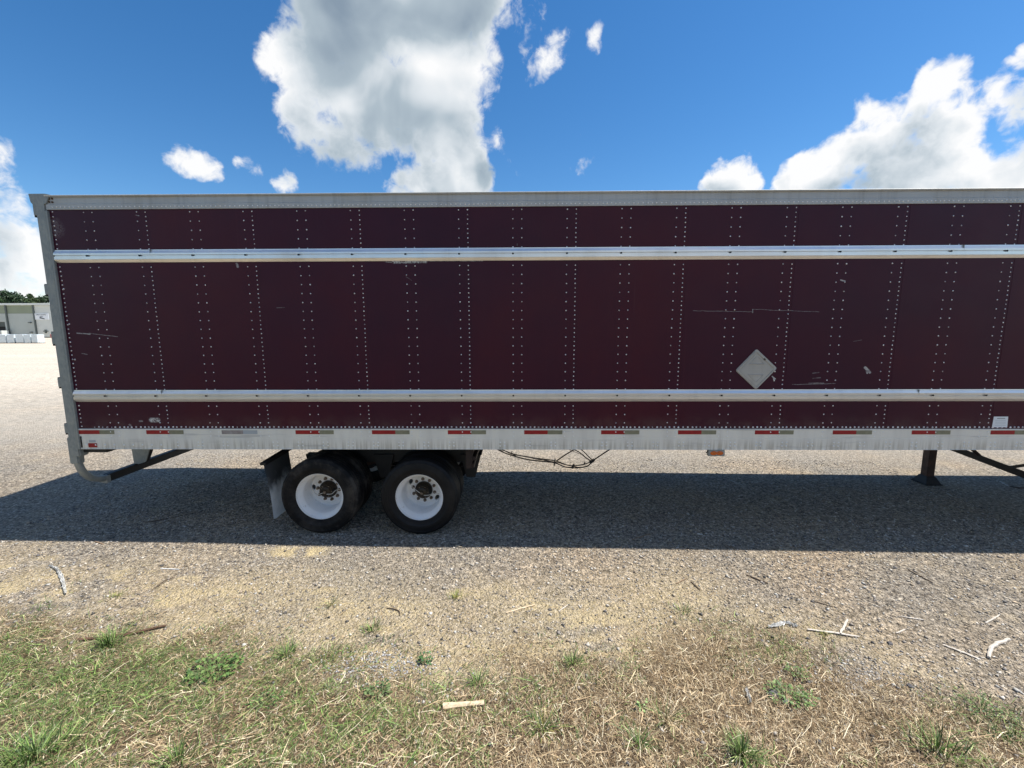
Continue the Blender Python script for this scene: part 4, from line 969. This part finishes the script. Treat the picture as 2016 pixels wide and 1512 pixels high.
# far edge of the yard: a wood that reads as one mass, hidden behind the trailer from here
n = 26000; r_w = np.random.default_rng(91); x = r_w.uniform(-235, 330, n); hgt = 9 + 6 * fbm(x, x * 0, .05, 92) + 2.5 * fbm(x, x * 0, .35, 93)
c = np.stack([x, 232 + r_w.uniform(-6, 6, n), hgt * r_w.uniform(0, 1, n) ** .8], 1); s_ = r_w.uniform(.5, 1.1, n)
A = r_w.normal(size=(n, 3)); A /= np.linalg.norm(A, axis=1)[:, None]; B = np.cross(A, r_w.normal(size=(n, 3))); B /= np.linalg.norm(B, axis=1)[:, None]
me = np_mesh('distant_wood', np.stack([c + A * s_[:, None], c + B * s_[:, None], c - A * s_[:, None], c - B * s_[:, None]], 1).reshape(-1, 3), np.arange(4 * n).reshape(n, 4), 4)
ca = me.color_attributes.new('Col', 'FLOAT_COLOR', 'POINT'); ca.data.foreach_set('color', np.concatenate([np.repeat(np.array([[.045, .08, .032]]) * r_w.uniform(.5, 1.4, (n, 1)), 4, 0), np.ones((4 * n, 1))], 1).astype(np.float32).ravel())
tag(newobj('distant_wood', me, M['leaf']), 'low dark wood along the far edge of the yard behind the trailer', kind='stuff')
# ------------------------------------------------------------------ gravel stones, straw, grass
def attr_mat(name, rough, trans=0.):
    def f(t, b):
        a = t.new('ShaderNodeAttribute', attribute_name='Col'); t.put(b.inputs['Base Color'], a.outputs['Color'])
        if trans: b.inputs['Transmission Weight'].default_value = 0; b.inputs['Subsurface Weight'].default_value = 0
    return mat(name, rough=rough, fn=f, Specular_IOR_Level=.3)
M['stone'] = attr_mat('loose_stone', .85); M['blade'] = attr_mat('grass_blade', .55)
def set_cols(me, c):
    ca = me.color_attributes.new('Col', 'FLOAT_COLOR', 'POINT'); ca.data.foreach_set('color', np.concatenate([c, np.ones((len(c), 1))], 1).astype(np.float32).ravel())
PAL = np.array([[.46, .42, .36], [.36, .32, .275], [.27, .245, .22], [.56, .51, .44], [.16, .15, .145], [.42, .34, .25], [.50, .48, .44], [.50, .42, .30], [.10, .095, .09], [.30, .26, .22]])
def stones(name, x, y, s, label, seed=0, pal=PAL, kind='stuff'):
    r = np.random.default_rng(seed); n = len(x)
    dirs = np.array([[1, 0, 0], [-1, 0, 0], [0, 1, 0], [0, -1, 0], [0, 0, 1], [0, 0, -1.]])
    co = dirs[None] * s[:, None, None] * r.uniform(.55, 1.25, (n, 6, 1)); co[..., 2] *= .62
    co += r.normal(size=(n, 6, 3)) * s[:, None, None] * .18
    a = r.uniform(0, 6.28, n); ca, sa = np.cos(a)[:, None], np.sin(a)[:, None]; X_ = co[..., 0] * ca - co[..., 1] * sa; Y_ = co[..., 0] * sa + co[..., 1] * ca
    co[..., 0] = X_ + x[:, None]; co[..., 1] = Y_ + y[:, None]; co[..., 2] += (gz(x, y) + s * .22)[:, None]
    tri = np.array([(0, 2, 4), (2, 1, 4), (1, 3, 4), (3, 0, 4), (2, 0, 5), (1, 2, 5), (3, 1, 5), (0, 3, 5)])
    me = np_mesh(name, co.reshape(-1, 3), (tri[None] + np.arange(n)[:, None, None] * 6).reshape(-1, 3), 3)
    c = pal[r.integers(0, len(pal), n)] * r.uniform(.75, 1.2, (n, 1)); set_cols(me, np.repeat(c, 6, 0))
    return tag(newobj(name, me, M['stone']), label, kind=kind)
N = 95000
x = rng.uniform(-7, 6.2, N); y = rng.uniform(-3.2, 3.2, N)
keep = (rng.random(N) > grassy(x, y) * .80) & (rng.random(N) > sandy(x, y) * .85) & (rng.random(N) < (.35 + 1.1 * fbm(x, y, 1.3, 88)) * np.where(y > .6, .5, 1))
x, y = x[keep], y[keep]; s = rng.lognormal(math.log(.0080), .42, len(x)).clip(.003, .022)
stones('gravel', x, y, s, 'loose grey and tan gravel stones strewn over the yard', 1)
p = gp(745, 1308); n_ = 480; q = rng.normal(size=(n_, 2)) * [.24, .09]
stones('pale_gravel', p[0] + q[:, 0], p[1] + q[:, 1], rng.uniform(.004, .012, n_), 'patch of pale crushed stone in the dry grass', 2, np.array([[.36, .36, .38], [.28, .28, .28], [.48, .48, .48]]))
p = gp(1690, 1325); n_ = 350; q = rng.normal(size=(n_, 2)) * [.30, .10]
stones('pale_gravel', p[0] + q[:, 0], p[1] + q[:, 1], rng.uniform(.004, .012, n_), 'pale stones showing through thin grass on the right', 3, np.array([[.36, .35, .33], [.30, .28, .26], [.46, .44, .41]]))

def blades(name, x, y, L, wd, az, tilt, colr, label, seed, droop=.5, z0=0., kind='stuff', m=None):
    """each blade: tapered two-joint strip; tilt = angle from vertical"""
    r = np.random.default_rng(seed); n = len(x)
    d = np.stack([np.cos(az) * np.sin(tilt), np.sin(az) * np.sin(tilt), np.cos(tilt)], 1)
    t2 = np.minimum(tilt + droop * r.uniform(.3, 1.4, n), 1.75); az2 = az + r.normal(size=n) * .35
    d2 = np.stack([np.cos(az2) * np.sin(t2), np.sin(az2) * np.sin(t2), np.cos(t2)], 1)
    b0 = np.stack([x, y, gz(x, y) + z0], 1); b1 = b0 + d * (L * .5)[:, None]; b2 = b1 + d2 * (L * .5)[:, None]
    g1 = gz(b1[:, 0], b1[:, 1]) + .002; g2 = gz(b2[:, 0], b2[:, 1]) + .002; b1[:, 2] = np.maximum(b1[:, 2], g1); b2[:, 2] = np.maximum(b2[:, 2], g2)
    sa = az + r.uniform(1.0, 2.1, n); s_ = np.stack([np.cos(sa), np.sin(sa), r.uniform(-.4, .4, n)], 1) * (wd * .5)[:, None]
    co = np.stack([b0 - s_, b0 + s_, b1 + s_ * .8, b1 - s_ * .8, b2], 1).reshape(-1, 3)
    f = np.array([(0, 1, 2), (0, 2, 3), (3, 2, 4)]); me = np_mesh(name, co, (f[None] + np.arange(n)[:, None, None] * 5).reshape(-1, 3), 3)
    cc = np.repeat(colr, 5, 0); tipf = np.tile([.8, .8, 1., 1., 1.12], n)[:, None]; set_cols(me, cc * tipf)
    return tag(newobj(name, me, m or M['blade']), label, kind=kind)
def pick(pal, n, r): pal = np.array(pal); return pal[r.integers(0, len(pal), n)] * r.uniform(.5, 1.65, (n, 1))
STRAW = [[.48, .37, .21], [.32, .225, .125], [.60, .49, .31], [.22, .15, .085], [.11, .076, .045], [.38, .27, .155], [.70, .61, .44], [.26, .18, .105], [.15, .105, .062], [.44, .33, .20], [.52, .42, .25]]
GREEN = [[.09, .16, .035], [.13, .21, .05], [.05, .095, .025], [.20, .29, .08], [.09, .13, .045], [.28, .34, .13], [.04, .075, .02]]
r1 = np.random.default_rng(5); N = 430000
x = r1.uniform(-5.2, 4.6, N); y = r1.uniform(-3.5, -.85, N); G = grassy(x, y)
dens = G * (.30 + 1.3 * fbm(x, y, 3.4, 51)) * (.35 + .65 * sst(fbm(x, y, 13, 53, 3), .33, .56)) + .035 * sst(edge_y(x) - y, -.9, 0) * sst(-x, -3.5, .5)
k = r1.random(N) < dens; x, y = x[k], y[k]; g = greenness(x, y)
isg = r1.random(len(x)) < g * .56
xs_, ys_ = x[~isg], y[~isg]; n = len(xs_)
az = r1.uniform(0, 6.283, n); lf = sst(-xs_, .2, 2.5); az = np.where(r1.random(n) < lf * .6, .75 + r1.normal(size=n) * .35 + np.where(r1.random(n) < .5, math.pi, 0), az)
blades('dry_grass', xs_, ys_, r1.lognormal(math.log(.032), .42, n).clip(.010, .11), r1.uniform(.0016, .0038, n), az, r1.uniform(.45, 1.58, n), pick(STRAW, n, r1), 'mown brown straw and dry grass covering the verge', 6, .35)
xg, yg = x[isg], y[isg]; n = len(xg); az = r1.uniform(0, 6.283, n); az = np.where(r1.random(n) < .5 * sst(-xg, .5, 2.5), .75 + r1.normal(size=n) * .4, az)
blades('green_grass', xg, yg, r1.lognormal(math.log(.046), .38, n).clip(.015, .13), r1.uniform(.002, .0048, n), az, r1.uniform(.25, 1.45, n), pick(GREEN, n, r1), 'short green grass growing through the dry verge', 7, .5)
# the verge carries on, coarser, past the frame and behind the camera
N = 170000; x = r1.uniform(-12, 10, N); y = r1.uniform(-7.5, -.9, N); k = ((x < -5.2) | (x > 4.6) | (y < -3.5)) & (r1.random(N) < grassy(x, y) * (.5 + .8 * fbm(x, y, 3.4, 51))); x, y = x[k], y[k]; n = len(x)
gg = (r1.random(n) < .15 + greenness(x, y) * .5)[:, None]
blades('verge_grass', x, y, r1.lognormal(math.log(.055), .35, n).clip(.02, .14), r1.uniform(.004, .008, n), r1.uniform(0, 6.283, n), r1.uniform(.3, 1.5, n), np.where(gg, pick(GREEN, n, r1), pick(STRAW, n, r1)), 'mixed dry and green grass of the verge beyond the frame', 13, .4)
N = 5200; x = r1.uniform(-5, 4.4, N); y = r1.uniform(-3.5, -1.0, N); k = r1.random(N) < grassy(x, y) * (.35 + .65 * sst(-x, -.5, 2)); x, y = x[k], y[k]; n = len(x)
az = np.where(r1.random(n) < .65, .7 + r1.normal(size=n) * .35 + np.where(r1.random(n) < .5, math.pi, 0), r1.uniform(0, 6.283, n)); gg = r1.random(n) < greenness(x, y) * .8
blades('long_stems', x, y, r1.lognormal(math.log(.115), .35, n).clip(.06, .26), r1.uniform(.0026, .0052, n), az, r1.uniform(1.25, 1.5, n), np.where(gg[:, None], pick([[.17, .26, .06], [.24, .34, .10], [.12, .20, .05]], n, r1), pick([[.55, .45, .29], [.40, .29, .17], [.62, .54, .38]], n, r1)), 'long cut stems lying combed over the verge', 12, .25, .012)
# sparse straws and needles blown on the gravel
N = 5200; x = r1.uniform(-6.5, 5.5, N); y = r1.uniform(-2.6, 2.4, N); k = r1.random(N) < np.clip(.18 + .9 * sst(edge_y(x) - y, -1.4, 0), 0, 1) * np.where(y > -.3, .45, 1); x, y = x[k], y[k]; n = len(x)
blades('loose_straw', x, y, r1.lognormal(math.log(.065), .5, n).clip(.02, .22), r1.uniform(.002, .0042, n), r1.uniform(0, 6.283, n), np.full(n, 1.53), pick([[.50, .40, .26], [.30, .20, .11], [.20, .13, .07], [.62, .55, .42], [.12, .09, .06]], n, r1), 'loose straws and needles lying on the gravel', 8, .05, .003)

# ------------------------------------------------------------------ tufts and weeds one can point to
def tuft(px, py, n, L, spread, pal, label, seed, name='grass_tuft', tilt=(.1, 1.1), wd=(.0028, .0055), cat='grass tuft'):
    r = np.random.default_rng(seed); p = gp(px, py); a = r.uniform(0, 6.283, n); q = np.abs(r.normal(size=n)) * spread
    x = p[0] + q * np.cos(a); y = p[1] + q * np.sin(a)
    o = blades(name, x, y, r.uniform(.5, 1.15, n) * L, r.uniform(*wd, n), a + r.normal(size=n) * .5, r.uniform(*tilt, n), pick(pal, n, r), label, seed, .7, kind=None)
    o['category'] = cat; o['group'] = 'tufts and weeds of the verge'
    return o
YGR = [[.26, .26, .06], [.20, .23, .06], [.34, .31, .10], [.14, .18, .05]]
MIX = GREEN + STRAW[:3]
T_ = [(898, 1176, 70, .075, .035, YGR, 'lone yellow-green grass tuft out on the gravel below the front wheel'), (732, 1243, 90, .11, .045, MIX, 'spiky half-dry tuft where gravel meets verge below the rear wheel'),
      (232, 1174, 60, .05, .05, YGR, 'low yellow-green tuft on the gravel near the white ribbon'), (652, 1192, 45, .10, .04, MIX, 'thin wispy tuft standing among the sandy gravel'),
      (640, 1220, 0, .1, .1, MIX, ''), (1128, 1308, 90, .10, .05, GREEN, 'dark green tuft in the dry verge above the wood splinter'), (1460, 1492, 170, .15, .06, GREEN, 'big green grass clump at the bottom edge right of centre'),
      (940, 1345, 90, .11, .05, GREEN, 'green tuft just above the wood splinter'), (1065, 1438, 90, .12, .06, GREEN + YGR, 'yellow-green tuft right of the wood splinter'),
      (1310, 1420, 60, .16, .05, MIX, 'tall thin tuft of leaning blades left of the pale feather leaf'), (1345, 1205, 80, .08, .07, MIX, 'reddish dry tuft at the tip of the verge on the gravel'),
      (1845, 1480, 125, .17, .09, GREEN, 'large leafy green clump in the bottom right corner'), (565, 1290, 130, .10, .09, GREEN, 'bright green grass tuft left of the pale stones'),
      (215, 1270, 150, .16, .10, GREEN, 'swept green grass beside the dark bark strip'), (70, 1490, 320, .17, .22, GREEN, 'thick bright green grass in the bottom left corner'), (350, 1500, 140, .12, .14, GREEN, 'green grass patch at the bottom edge left of centre'),
      (1260, 1470, 70, .12, .03, GREEN, 'small green clump at the bottom edge near the centre'), (1620, 1250, 60, .06, .06, YGR, 'small mossy yellow tuft beside the white sticks')]
for k, (px, py, n, L, sp, pal, lab) in enumerate(T_):
    if n: tuft(px, py, n, L, sp if n < 130 else sp * .5, pal, lab, 200 + k)
def weed(px, py, n, R_, leaf, label, seed, pal=GREEN, stems=True):
    r = np.random.default_rng(seed); p = gp(px, py); rt = bpy.data.objects.new('weed', None); col.objects.link(rt); rt.location = tuple(p); tag(rt, label, 'weed', 'tufts and weeds of the verge')
    V, Fc, C = [], [], []; bm = bmesh.new()
    for k in range(n):
        a = r.uniform(0, 6.283); q = R_ * math.sqrt(r.uniform(.02, 1)); x, y = q * math.cos(a), q * math.sin(a); g = float(gz(p[0] + x, p[1] + y)) - p[2]; z = g + r.uniform(.008, .055)
        if k % 3 == 0 and stems: tube(bm, [(x * .3, y * .3, g * .3), (x * .7, y * .7, z * .8), (x, y, z)], .0014, 4)
        l = leaf * r.uniform(.6, 1.3); wd = l * r.uniform(.28, .45); az = a + r.normal() * .8; el = r.uniform(-.3, .6)
        f_ = np.array([math.cos(az) * math.cos(el), math.sin(az) * math.cos(el), math.sin(el)]); s_ = np.array([-math.sin(az), math.cos(az), r.uniform(-.3, .3)]); o = np.array([x, y, z]); b = len(V)
        up = np.array([0, 0, l * .12])
        V += [o, o + f_ * l * .35 + s_ * wd + up, o + f_ * l * .35, o + f_ * l * .35 - s_ * wd + up, o + f_ * l * .75 + s_ * wd * .7 + up * .5, o + f_ * l * .75, o + f_ * l * .75 - s_ * wd * .7 + up * .5, o + f_ * l - up * .5]
        Fc += [(b, b + 2, b + 1), (b, b + 3, b + 2), (b + 1, b + 2, b + 5), (b + 1, b + 5, b + 4), (b + 2, b + 3, b + 6), (b + 2, b + 6, b + 5), (b + 4, b + 5, b + 7), (b + 5, b + 6, b + 7)]
        c = np.array(pal[r.integers(0, len(pal))]) * r.uniform(.7, 1.2); C += [c] * 8
    me = np_mesh('leaves', np.array(V), np.array(Fc), 3, True); set_cols(me, np.array(C)); newobj('leaves', me, M['blade'], rt)
    if stems: bm_obj('stems', bm, M['bark_g'], rt)
    else: bm.free()
M['bark_g'] = mat('weed_stem', (.14, .18, .07), .7)
LG = [[.12, .19, .05], [.16, .24, .07], [.08, .15, .04], [.06, .12, .035]]
weed(425, 1322, 240, .17, .026, 'sprawling green weed with narrow leaves on the left verge', 301, LG)
weed(838, 1303, 40, .045, .020, 'small dark broadleaf weed just right of the pale stones', 302, [[.05, .13, .045], [.07, .16, .05]])
weed(745, 1365, 70, .08, .022, 'dull green broadleaf weed left of the wood splinter', 303, [[.07, .13, .045], [.13, .18, .07]])
weed(1555, 1375, 190, .15, .019, 'leafy bright green weed beside the dark stones', 304, LG)
weed(1570, 1330, 90, .08, .014, 'low green clover just above the bright weed', 305, LG)
weed(525, 1385, 90, .11, .016, 'small green weed patch in brown straw lower left', 306, LG)
weed(1262, 1395, 16, .04, .022, 'tiny pale green weed in dry grass near the centre', 307, [[.25, .36, .14]])
weed(1930, 1395, 90, .15, .015, 'thin green creeping weed at the right edge of the verge', 308, LG)
# ------------------------------------------------------------------ litter
def woodm(c0, c1):
    def f(t, b):
        tc = t.new('ShaderNodeTexCoord').outputs['Object']; P = t.pos(); n = t.noise(t.mapv(P, (30, 60, 40)), 1, 5, .7); t.put(b.inputs['Base Color'], t.ramp(n, [(.3, c0), (.7, c1)])); t.put(b.inputs['Normal'], t.bump(n, .4, .003))
    return f
M['split'] = mat('fresh_split_wood', rough=.75, fn=woodm((.46, .33, .19), (.70, .58, .42))); M['grey_stick'] = mat('bleached_stick', rough=.8, fn=woodm((.42, .37, .31), (.66, .61, .54)))
M['dark_stick'] = mat('dark_twig', rough=.85, fn=woodm((.045, .032, .022), (.13, .09, .06))); M['brown_stick'] = mat('brown_twig', rough=.85, fn=woodm((.16, .10, .06), (.34, .24, .15)))
M['plastic'] = mat('white_plastic_film', (.80, .80, .78), .3); M['bark_s'] = mat('fibrous_bark', rough=.9, fn=woodm((.04, .022, .014), (.16, .09, .05)))
def stick(px, r, m, name, label, cat, flat=1., lift=.006, seg=7, group=None):
    P = [gp(*q) for q in px]
    if flat < 1 or len(P) == 2:
        P = [P[0] + (P[-1] - P[0]) * t_ for t_ in np.linspace(0, 1, 6)] if len(P) == 2 else P
    P = [np.array([p[0], p[1], float(gz(p[0], p[1])) + lift]) for p in P]; c = sum(P) / len(P)
    pts = spline([tuple(p - c) for p in P], 4); n = len(pts)
    pts = [p + Vector((random.uniform(-.4, .4), random.uniform(-.4, .4), 0)) * r for p in pts]
    rr = [r * (.55 + .6 * math.sin(math.pi * (.12 + .8 * i_ / (n - 1)))) * random.uniform(.85, 1.15) for i_ in range(n)]
    bm = bmesh.new(); tube(bm, pts, rr, seg)
    if flat < 1:
        for v in bm.verts: v.co.z *= flat
    o = bm_obj(name, bm, m, smooth=True); o.location = tuple(c); tag(o, label, cat, group); return o
GS = 'sticks and twigs lying on the ground'
# the split wood scrap: a real chunky splinter
p, q = gp(872, 1396), gp(953, 1388); d = (q - p) / np.linalg.norm(q - p); s_ = np.array([-d[1], d[0], 0]); up = np.array([0, 0, 1.])
Lw = np.linalg.norm(q - p); bm = bmesh.new(); rings = []
for i_ in range(9):
    t_ = i_ / 8; c = d * Lw * (t_ - .5); wv = .021 * (1 - .25 * t_) * random.uniform(.9, 1.1); hh = .020 * (1 - .5 * t_)
    rings.append([bm.verts.new(Vector(c + s_ * a * wv + up * (b_ * hh + .018))) for a, b_ in ((-1, -.6), (1, -.6), (1.05, .2), (.4, 1), (-.5, .9), (-1.05, .3))])
for a, b_ in zip(rings, rings[1:]):
    for i_ in range(6): bm.faces.new((a[i_], a[(i_ + 1) % 6], b_[(i_ + 1) % 6], b_[i_]))
bm.faces.new(rings[0][::-1]); bm.faces.new(rings[-1]); bmesh.ops.recalc_face_normals(bm, faces=bm.faces)
o = bm_obj('wood_splinter', bm, M['split']); cc_ = (p + q) / 2; o.location = tuple(cc_); tag(o, 'thick pale split wood splinter lying in the brown grass', 'wood')
stick([(1590, 1242), (1640, 1248), (1692, 1256)], .0095, M['grey_stick'], 'stick', 'longest bleached white stick at the verge, lying under a short one', 'stick', .6, .012, group=GS)
stick([(1654, 1251), (1668, 1224)], .0085, M['grey_stick'], 'stick', 'short bleached stick crossing the longest white stick', 'stick', .6, .022, group=GS)
stick([(1944, 1297), (1950, 1280), (1964, 1270), (1987, 1261)], .013, M['grey_stick'], 'stick', 'curved bleached stick shaped like a horn near the right edge', 'stick', 1, .012, group=GS)
stick([(1855, 1271), (1890, 1284), (1932, 1300)], .009, M['grey_stick'], 'stick', 'grey stick left of the horn-shaped one', 'stick', .5, .008, group=GS)
stick([(1773, 1215), (1818, 1222)], .006, M['grey_stick'], 'stick', 'thin pale stick on gravel above the white sticks, right side', 'stick', 1, group=GS)
stick([(1940, 1228), (1968, 1212)], .006, M['grey_stick'], 'stick', 'short pale twig on gravel above the horn-shaped stick', 'stick', 1, group=GS)
stick([(1764, 1248), (1783, 1240)], .005, M['grey_stick'], 'stick', 'tiny pale twig right of the crossed white sticks', 'stick', 1, group=GS)
stick([(1469, 1133), (1512, 1150)], .008, M['dark_stick'], 'twig', 'thick dark twig on sunny gravel right of centre', 'twig', 1, group=GS)
stick([(1788, 1123), (1808, 1134), (1836, 1148)], .005, M['dark_stick'], 'twig', 'thin dark twig on gravel just outside the trailer shadow, right side', 'twig', 1, group=GS)
stick([(1431, 1074), (1446, 1082)], .005, M['brown_stick'], 'twig', 'short twig at the shadow edge right of centre', 'twig', 1, group=GS)
stick([(1331, 1150), (1352, 1140)], .0045, M['brown_stick'], 'twig', 'short light brown twig on gravel right of centre', 'twig', 1, group=GS)
stick([(1360, 1146), (1378, 1163)], .0045, M['dark_stick'], 'twig', 'thin dark twig next to the light brown one', 'twig', 1, group=GS)
stick([(1600, 1184), (1640, 1196)], .004, M['dark_stick'], 'twig', 'hair-thin dark twig in the middle of the right gravel', 'twig', 1, group=GS)
stick([(996, 1208), (1025, 1199), (1053, 1192)], .008, M['split'], 'stick', 'pale brown split stick on the sandy gravel at the centre', 'stick', .6, group=GS)
stick([(1100, 1205), (1118, 1192)], .005, M['grey_stick'], 'stick', 'small pale sliver right of the split stick', 'stick', 1, group=GS)
stick([(761, 1199), (775, 1200), (786, 1205), (787, 1213)], .005, M['dark_stick'], 'twig', 'small black curved twig below the rear wheel', 'twig', 1, group=GS)
stick([(1968, 948), (1977, 953), (1985, 958)], .011, M['grey_stick'], 'stick', 'pale stick in the trailer shadow near the landing leg', 'stick', .6, group=GS)
stick([(1863, 971), (1875, 978)], .010, M['grey_stick'], 'stick', 'short pale stick in the shadow below the landing leg foot', 'stick', .6, group=GS)
stick([(1988, 958), (2004, 961), (2030, 961)], .008, M['dark_stick'], 'twig', 'black curved twig in the shadow at the right edge', 'twig', 1, group=GS)
stick([(1437, 946), (1462, 956)], .007, M['grey_stick'], 'stick', 'thin pale straw stick in the shadow under the amber light', 'stick', 1, group=GS)
stick([(1245, 1063), (1280, 1052)], .006, M['brown_stick'], 'twig', 'brown twig in the shadow below the hoses', 'twig', 1, group=GS)
stick([(283, 1030), (330, 1022), (385, 1010)], .005, M['dark_stick'], 'twig', 'long dark twig in the shadow behind the rear guard', 'twig', 1, group=GS)
stick([(187, 1067), (204, 1073)], .007, M['brown_stick'], 'twig', 'short twig right at the shadow edge on the left', 'twig', 1, group=GS)
stick([(898, 1075), (908, 1078)], .012, M['split'], 'wood_chip', 'small pale wood chip at the shadow edge below the front wheel', 'wood chip', .5, group=GS)
stick([(316, 1121), (353, 1122)], .005, M['plastic'], 'plastic_straw', 'thin white straw on the gravel below the rear guard', 'straw', 1)
bs = stick([(150, 1262), (215, 1257), (258, 1250), (325, 1235)], .016, M['bark_s'], 'bark_strip', 'long dark fibrous bark strip at the left verge edge', 'bark', .6, .012)
stick([(300, 1165), (325, 1148), (345, 1140)], .004, M['dark_stick'], 'twig', 'thin dark twig arching over gravel on the left', 'twig', 1, .02, group=GS)
def film(px, wd, label, name, cat='litter', seed=1):
    r = random.Random(seed); P = [gp(*q) for q in px]; P = [np.array([p[0], p[1], float(gz(p[0], p[1]))]) for p in P]; c = sum(P) / len(P); S_ = spline([tuple(p - c) for p in P], 7)
    bm = bmesh.new(); rows = []
    for i_, p in enumerate(S_):
        dd = (S_[min(i_ + 1, len(S_) - 1)] - S_[max(i_ - 1, 0)]).normalized(); sd = Vector((-dd.y, dd.x, 0)); ww = wd * (.5 + .7 * math.sin(math.pi * (i_ + .6) / (len(S_) + .2))) * r.uniform(.7, 1.3)
        rows.append([bm.verts.new(p + sd * ww * (k / 3 - 1) + Vector((0, 0, .010 + r.uniform(0, .022) * (1 if 0 < k < 6 else .4)))) for k in range(7)])
    for a, b_ in zip(rows, rows[1:]):
        for k in range(6): bm.faces.new((a[k], a[k + 1], b_[k + 1], b_[k]))
    bmesh.ops.solidify(bm, geom=list(bm.faces), thickness=.0008)
    o = bm_obj(name, bm, M['plastic'], smooth=False); o.location = tuple(c); tag(o, label, cat)
film([(1512, 1237), (1530, 1233), (1548, 1229), (1570, 1236)], .016, 'crumpled white plastic film where gravel meets verge, right', 'plastic_film', seed=2)
film([(96, 1116), (112, 1122), (122, 1140), (127, 1160), (130, 1172)], .012, 'twisted white plastic ribbon on the gravel at left', 'plastic_ribbon', seed=3)
film([(1468, 1358), (1473, 1372), (1478, 1388)], .010, 'pale feather-shaped dry leaf standing in the verge', 'dry_leaf', 'leaf', seed=4)
def rock(px, py, s, c, label, seed, grp):
    p = gp(px, py); bm = bmesh.new(); bmesh.ops.create_icosphere(bm, subdivisions=2, radius=s)
    for v in bm.verts: v.co *= 1 + .5 * (float(vnoise(v.co.x / s * 1.7 + seed, v.co.y / s * 1.7 + v.co.z / s * 2, seed)) - .5); v.co.z *= .6
    o = bm_obj('rock', bm, c); o.location = (p[0], p[1], p[2] + s * .25); o.rotation_euler = (0, 0, seed); tag(o, label, 'rock', grp)
M['dark_rock'] = mat('dark_slag_stone', rough=.8, fn=chassis((.035, .035, .04), (.16, .15, .16))); M['pale_rock'] = mat('pale_stone', rough=.8, fn=chassis((.42, .40, .37), (.66, .64, .60)))
rock(1522, 1368, .035, M['dark_rock'], 'largest dark slag stone beside the bright green weed', 1, 'stones in the verge'); rock(1545, 1382, .026, M['dark_rock'], 'smaller dark slag stone touching the bright green weed', 2, 'stones in the verge')
rock(1752, 1268, .020, M['dark_rock'], 'dark stone at the verge edge below the white sticks', 3, 'stones in the verge'); rock(1500, 1262, .014, M['dark_rock'], 'small dark stone below the plastic film', 4, 'stones in the verge')
rock(1792, 1352, .020, M['dark_rock'], 'grey stone in the thin grass at right', 5, 'stones in the verge'); rock(848, 1208, .016, M['pale_rock'], 'pale round stone on gravel below the wheels', 6, 'stones in the verge')
rock(1906, 1160, .013, M['pale_rock'], 'pale angular stone on the gravel near the right edge', 7, 'stones in the verge'); rock(495, 1150, .012, M['pale_rock'], 'small pale stone on the gravel left of the rear wheel track', 8, 'stones in the verge')
sc.render.engine = 'CYCLES'
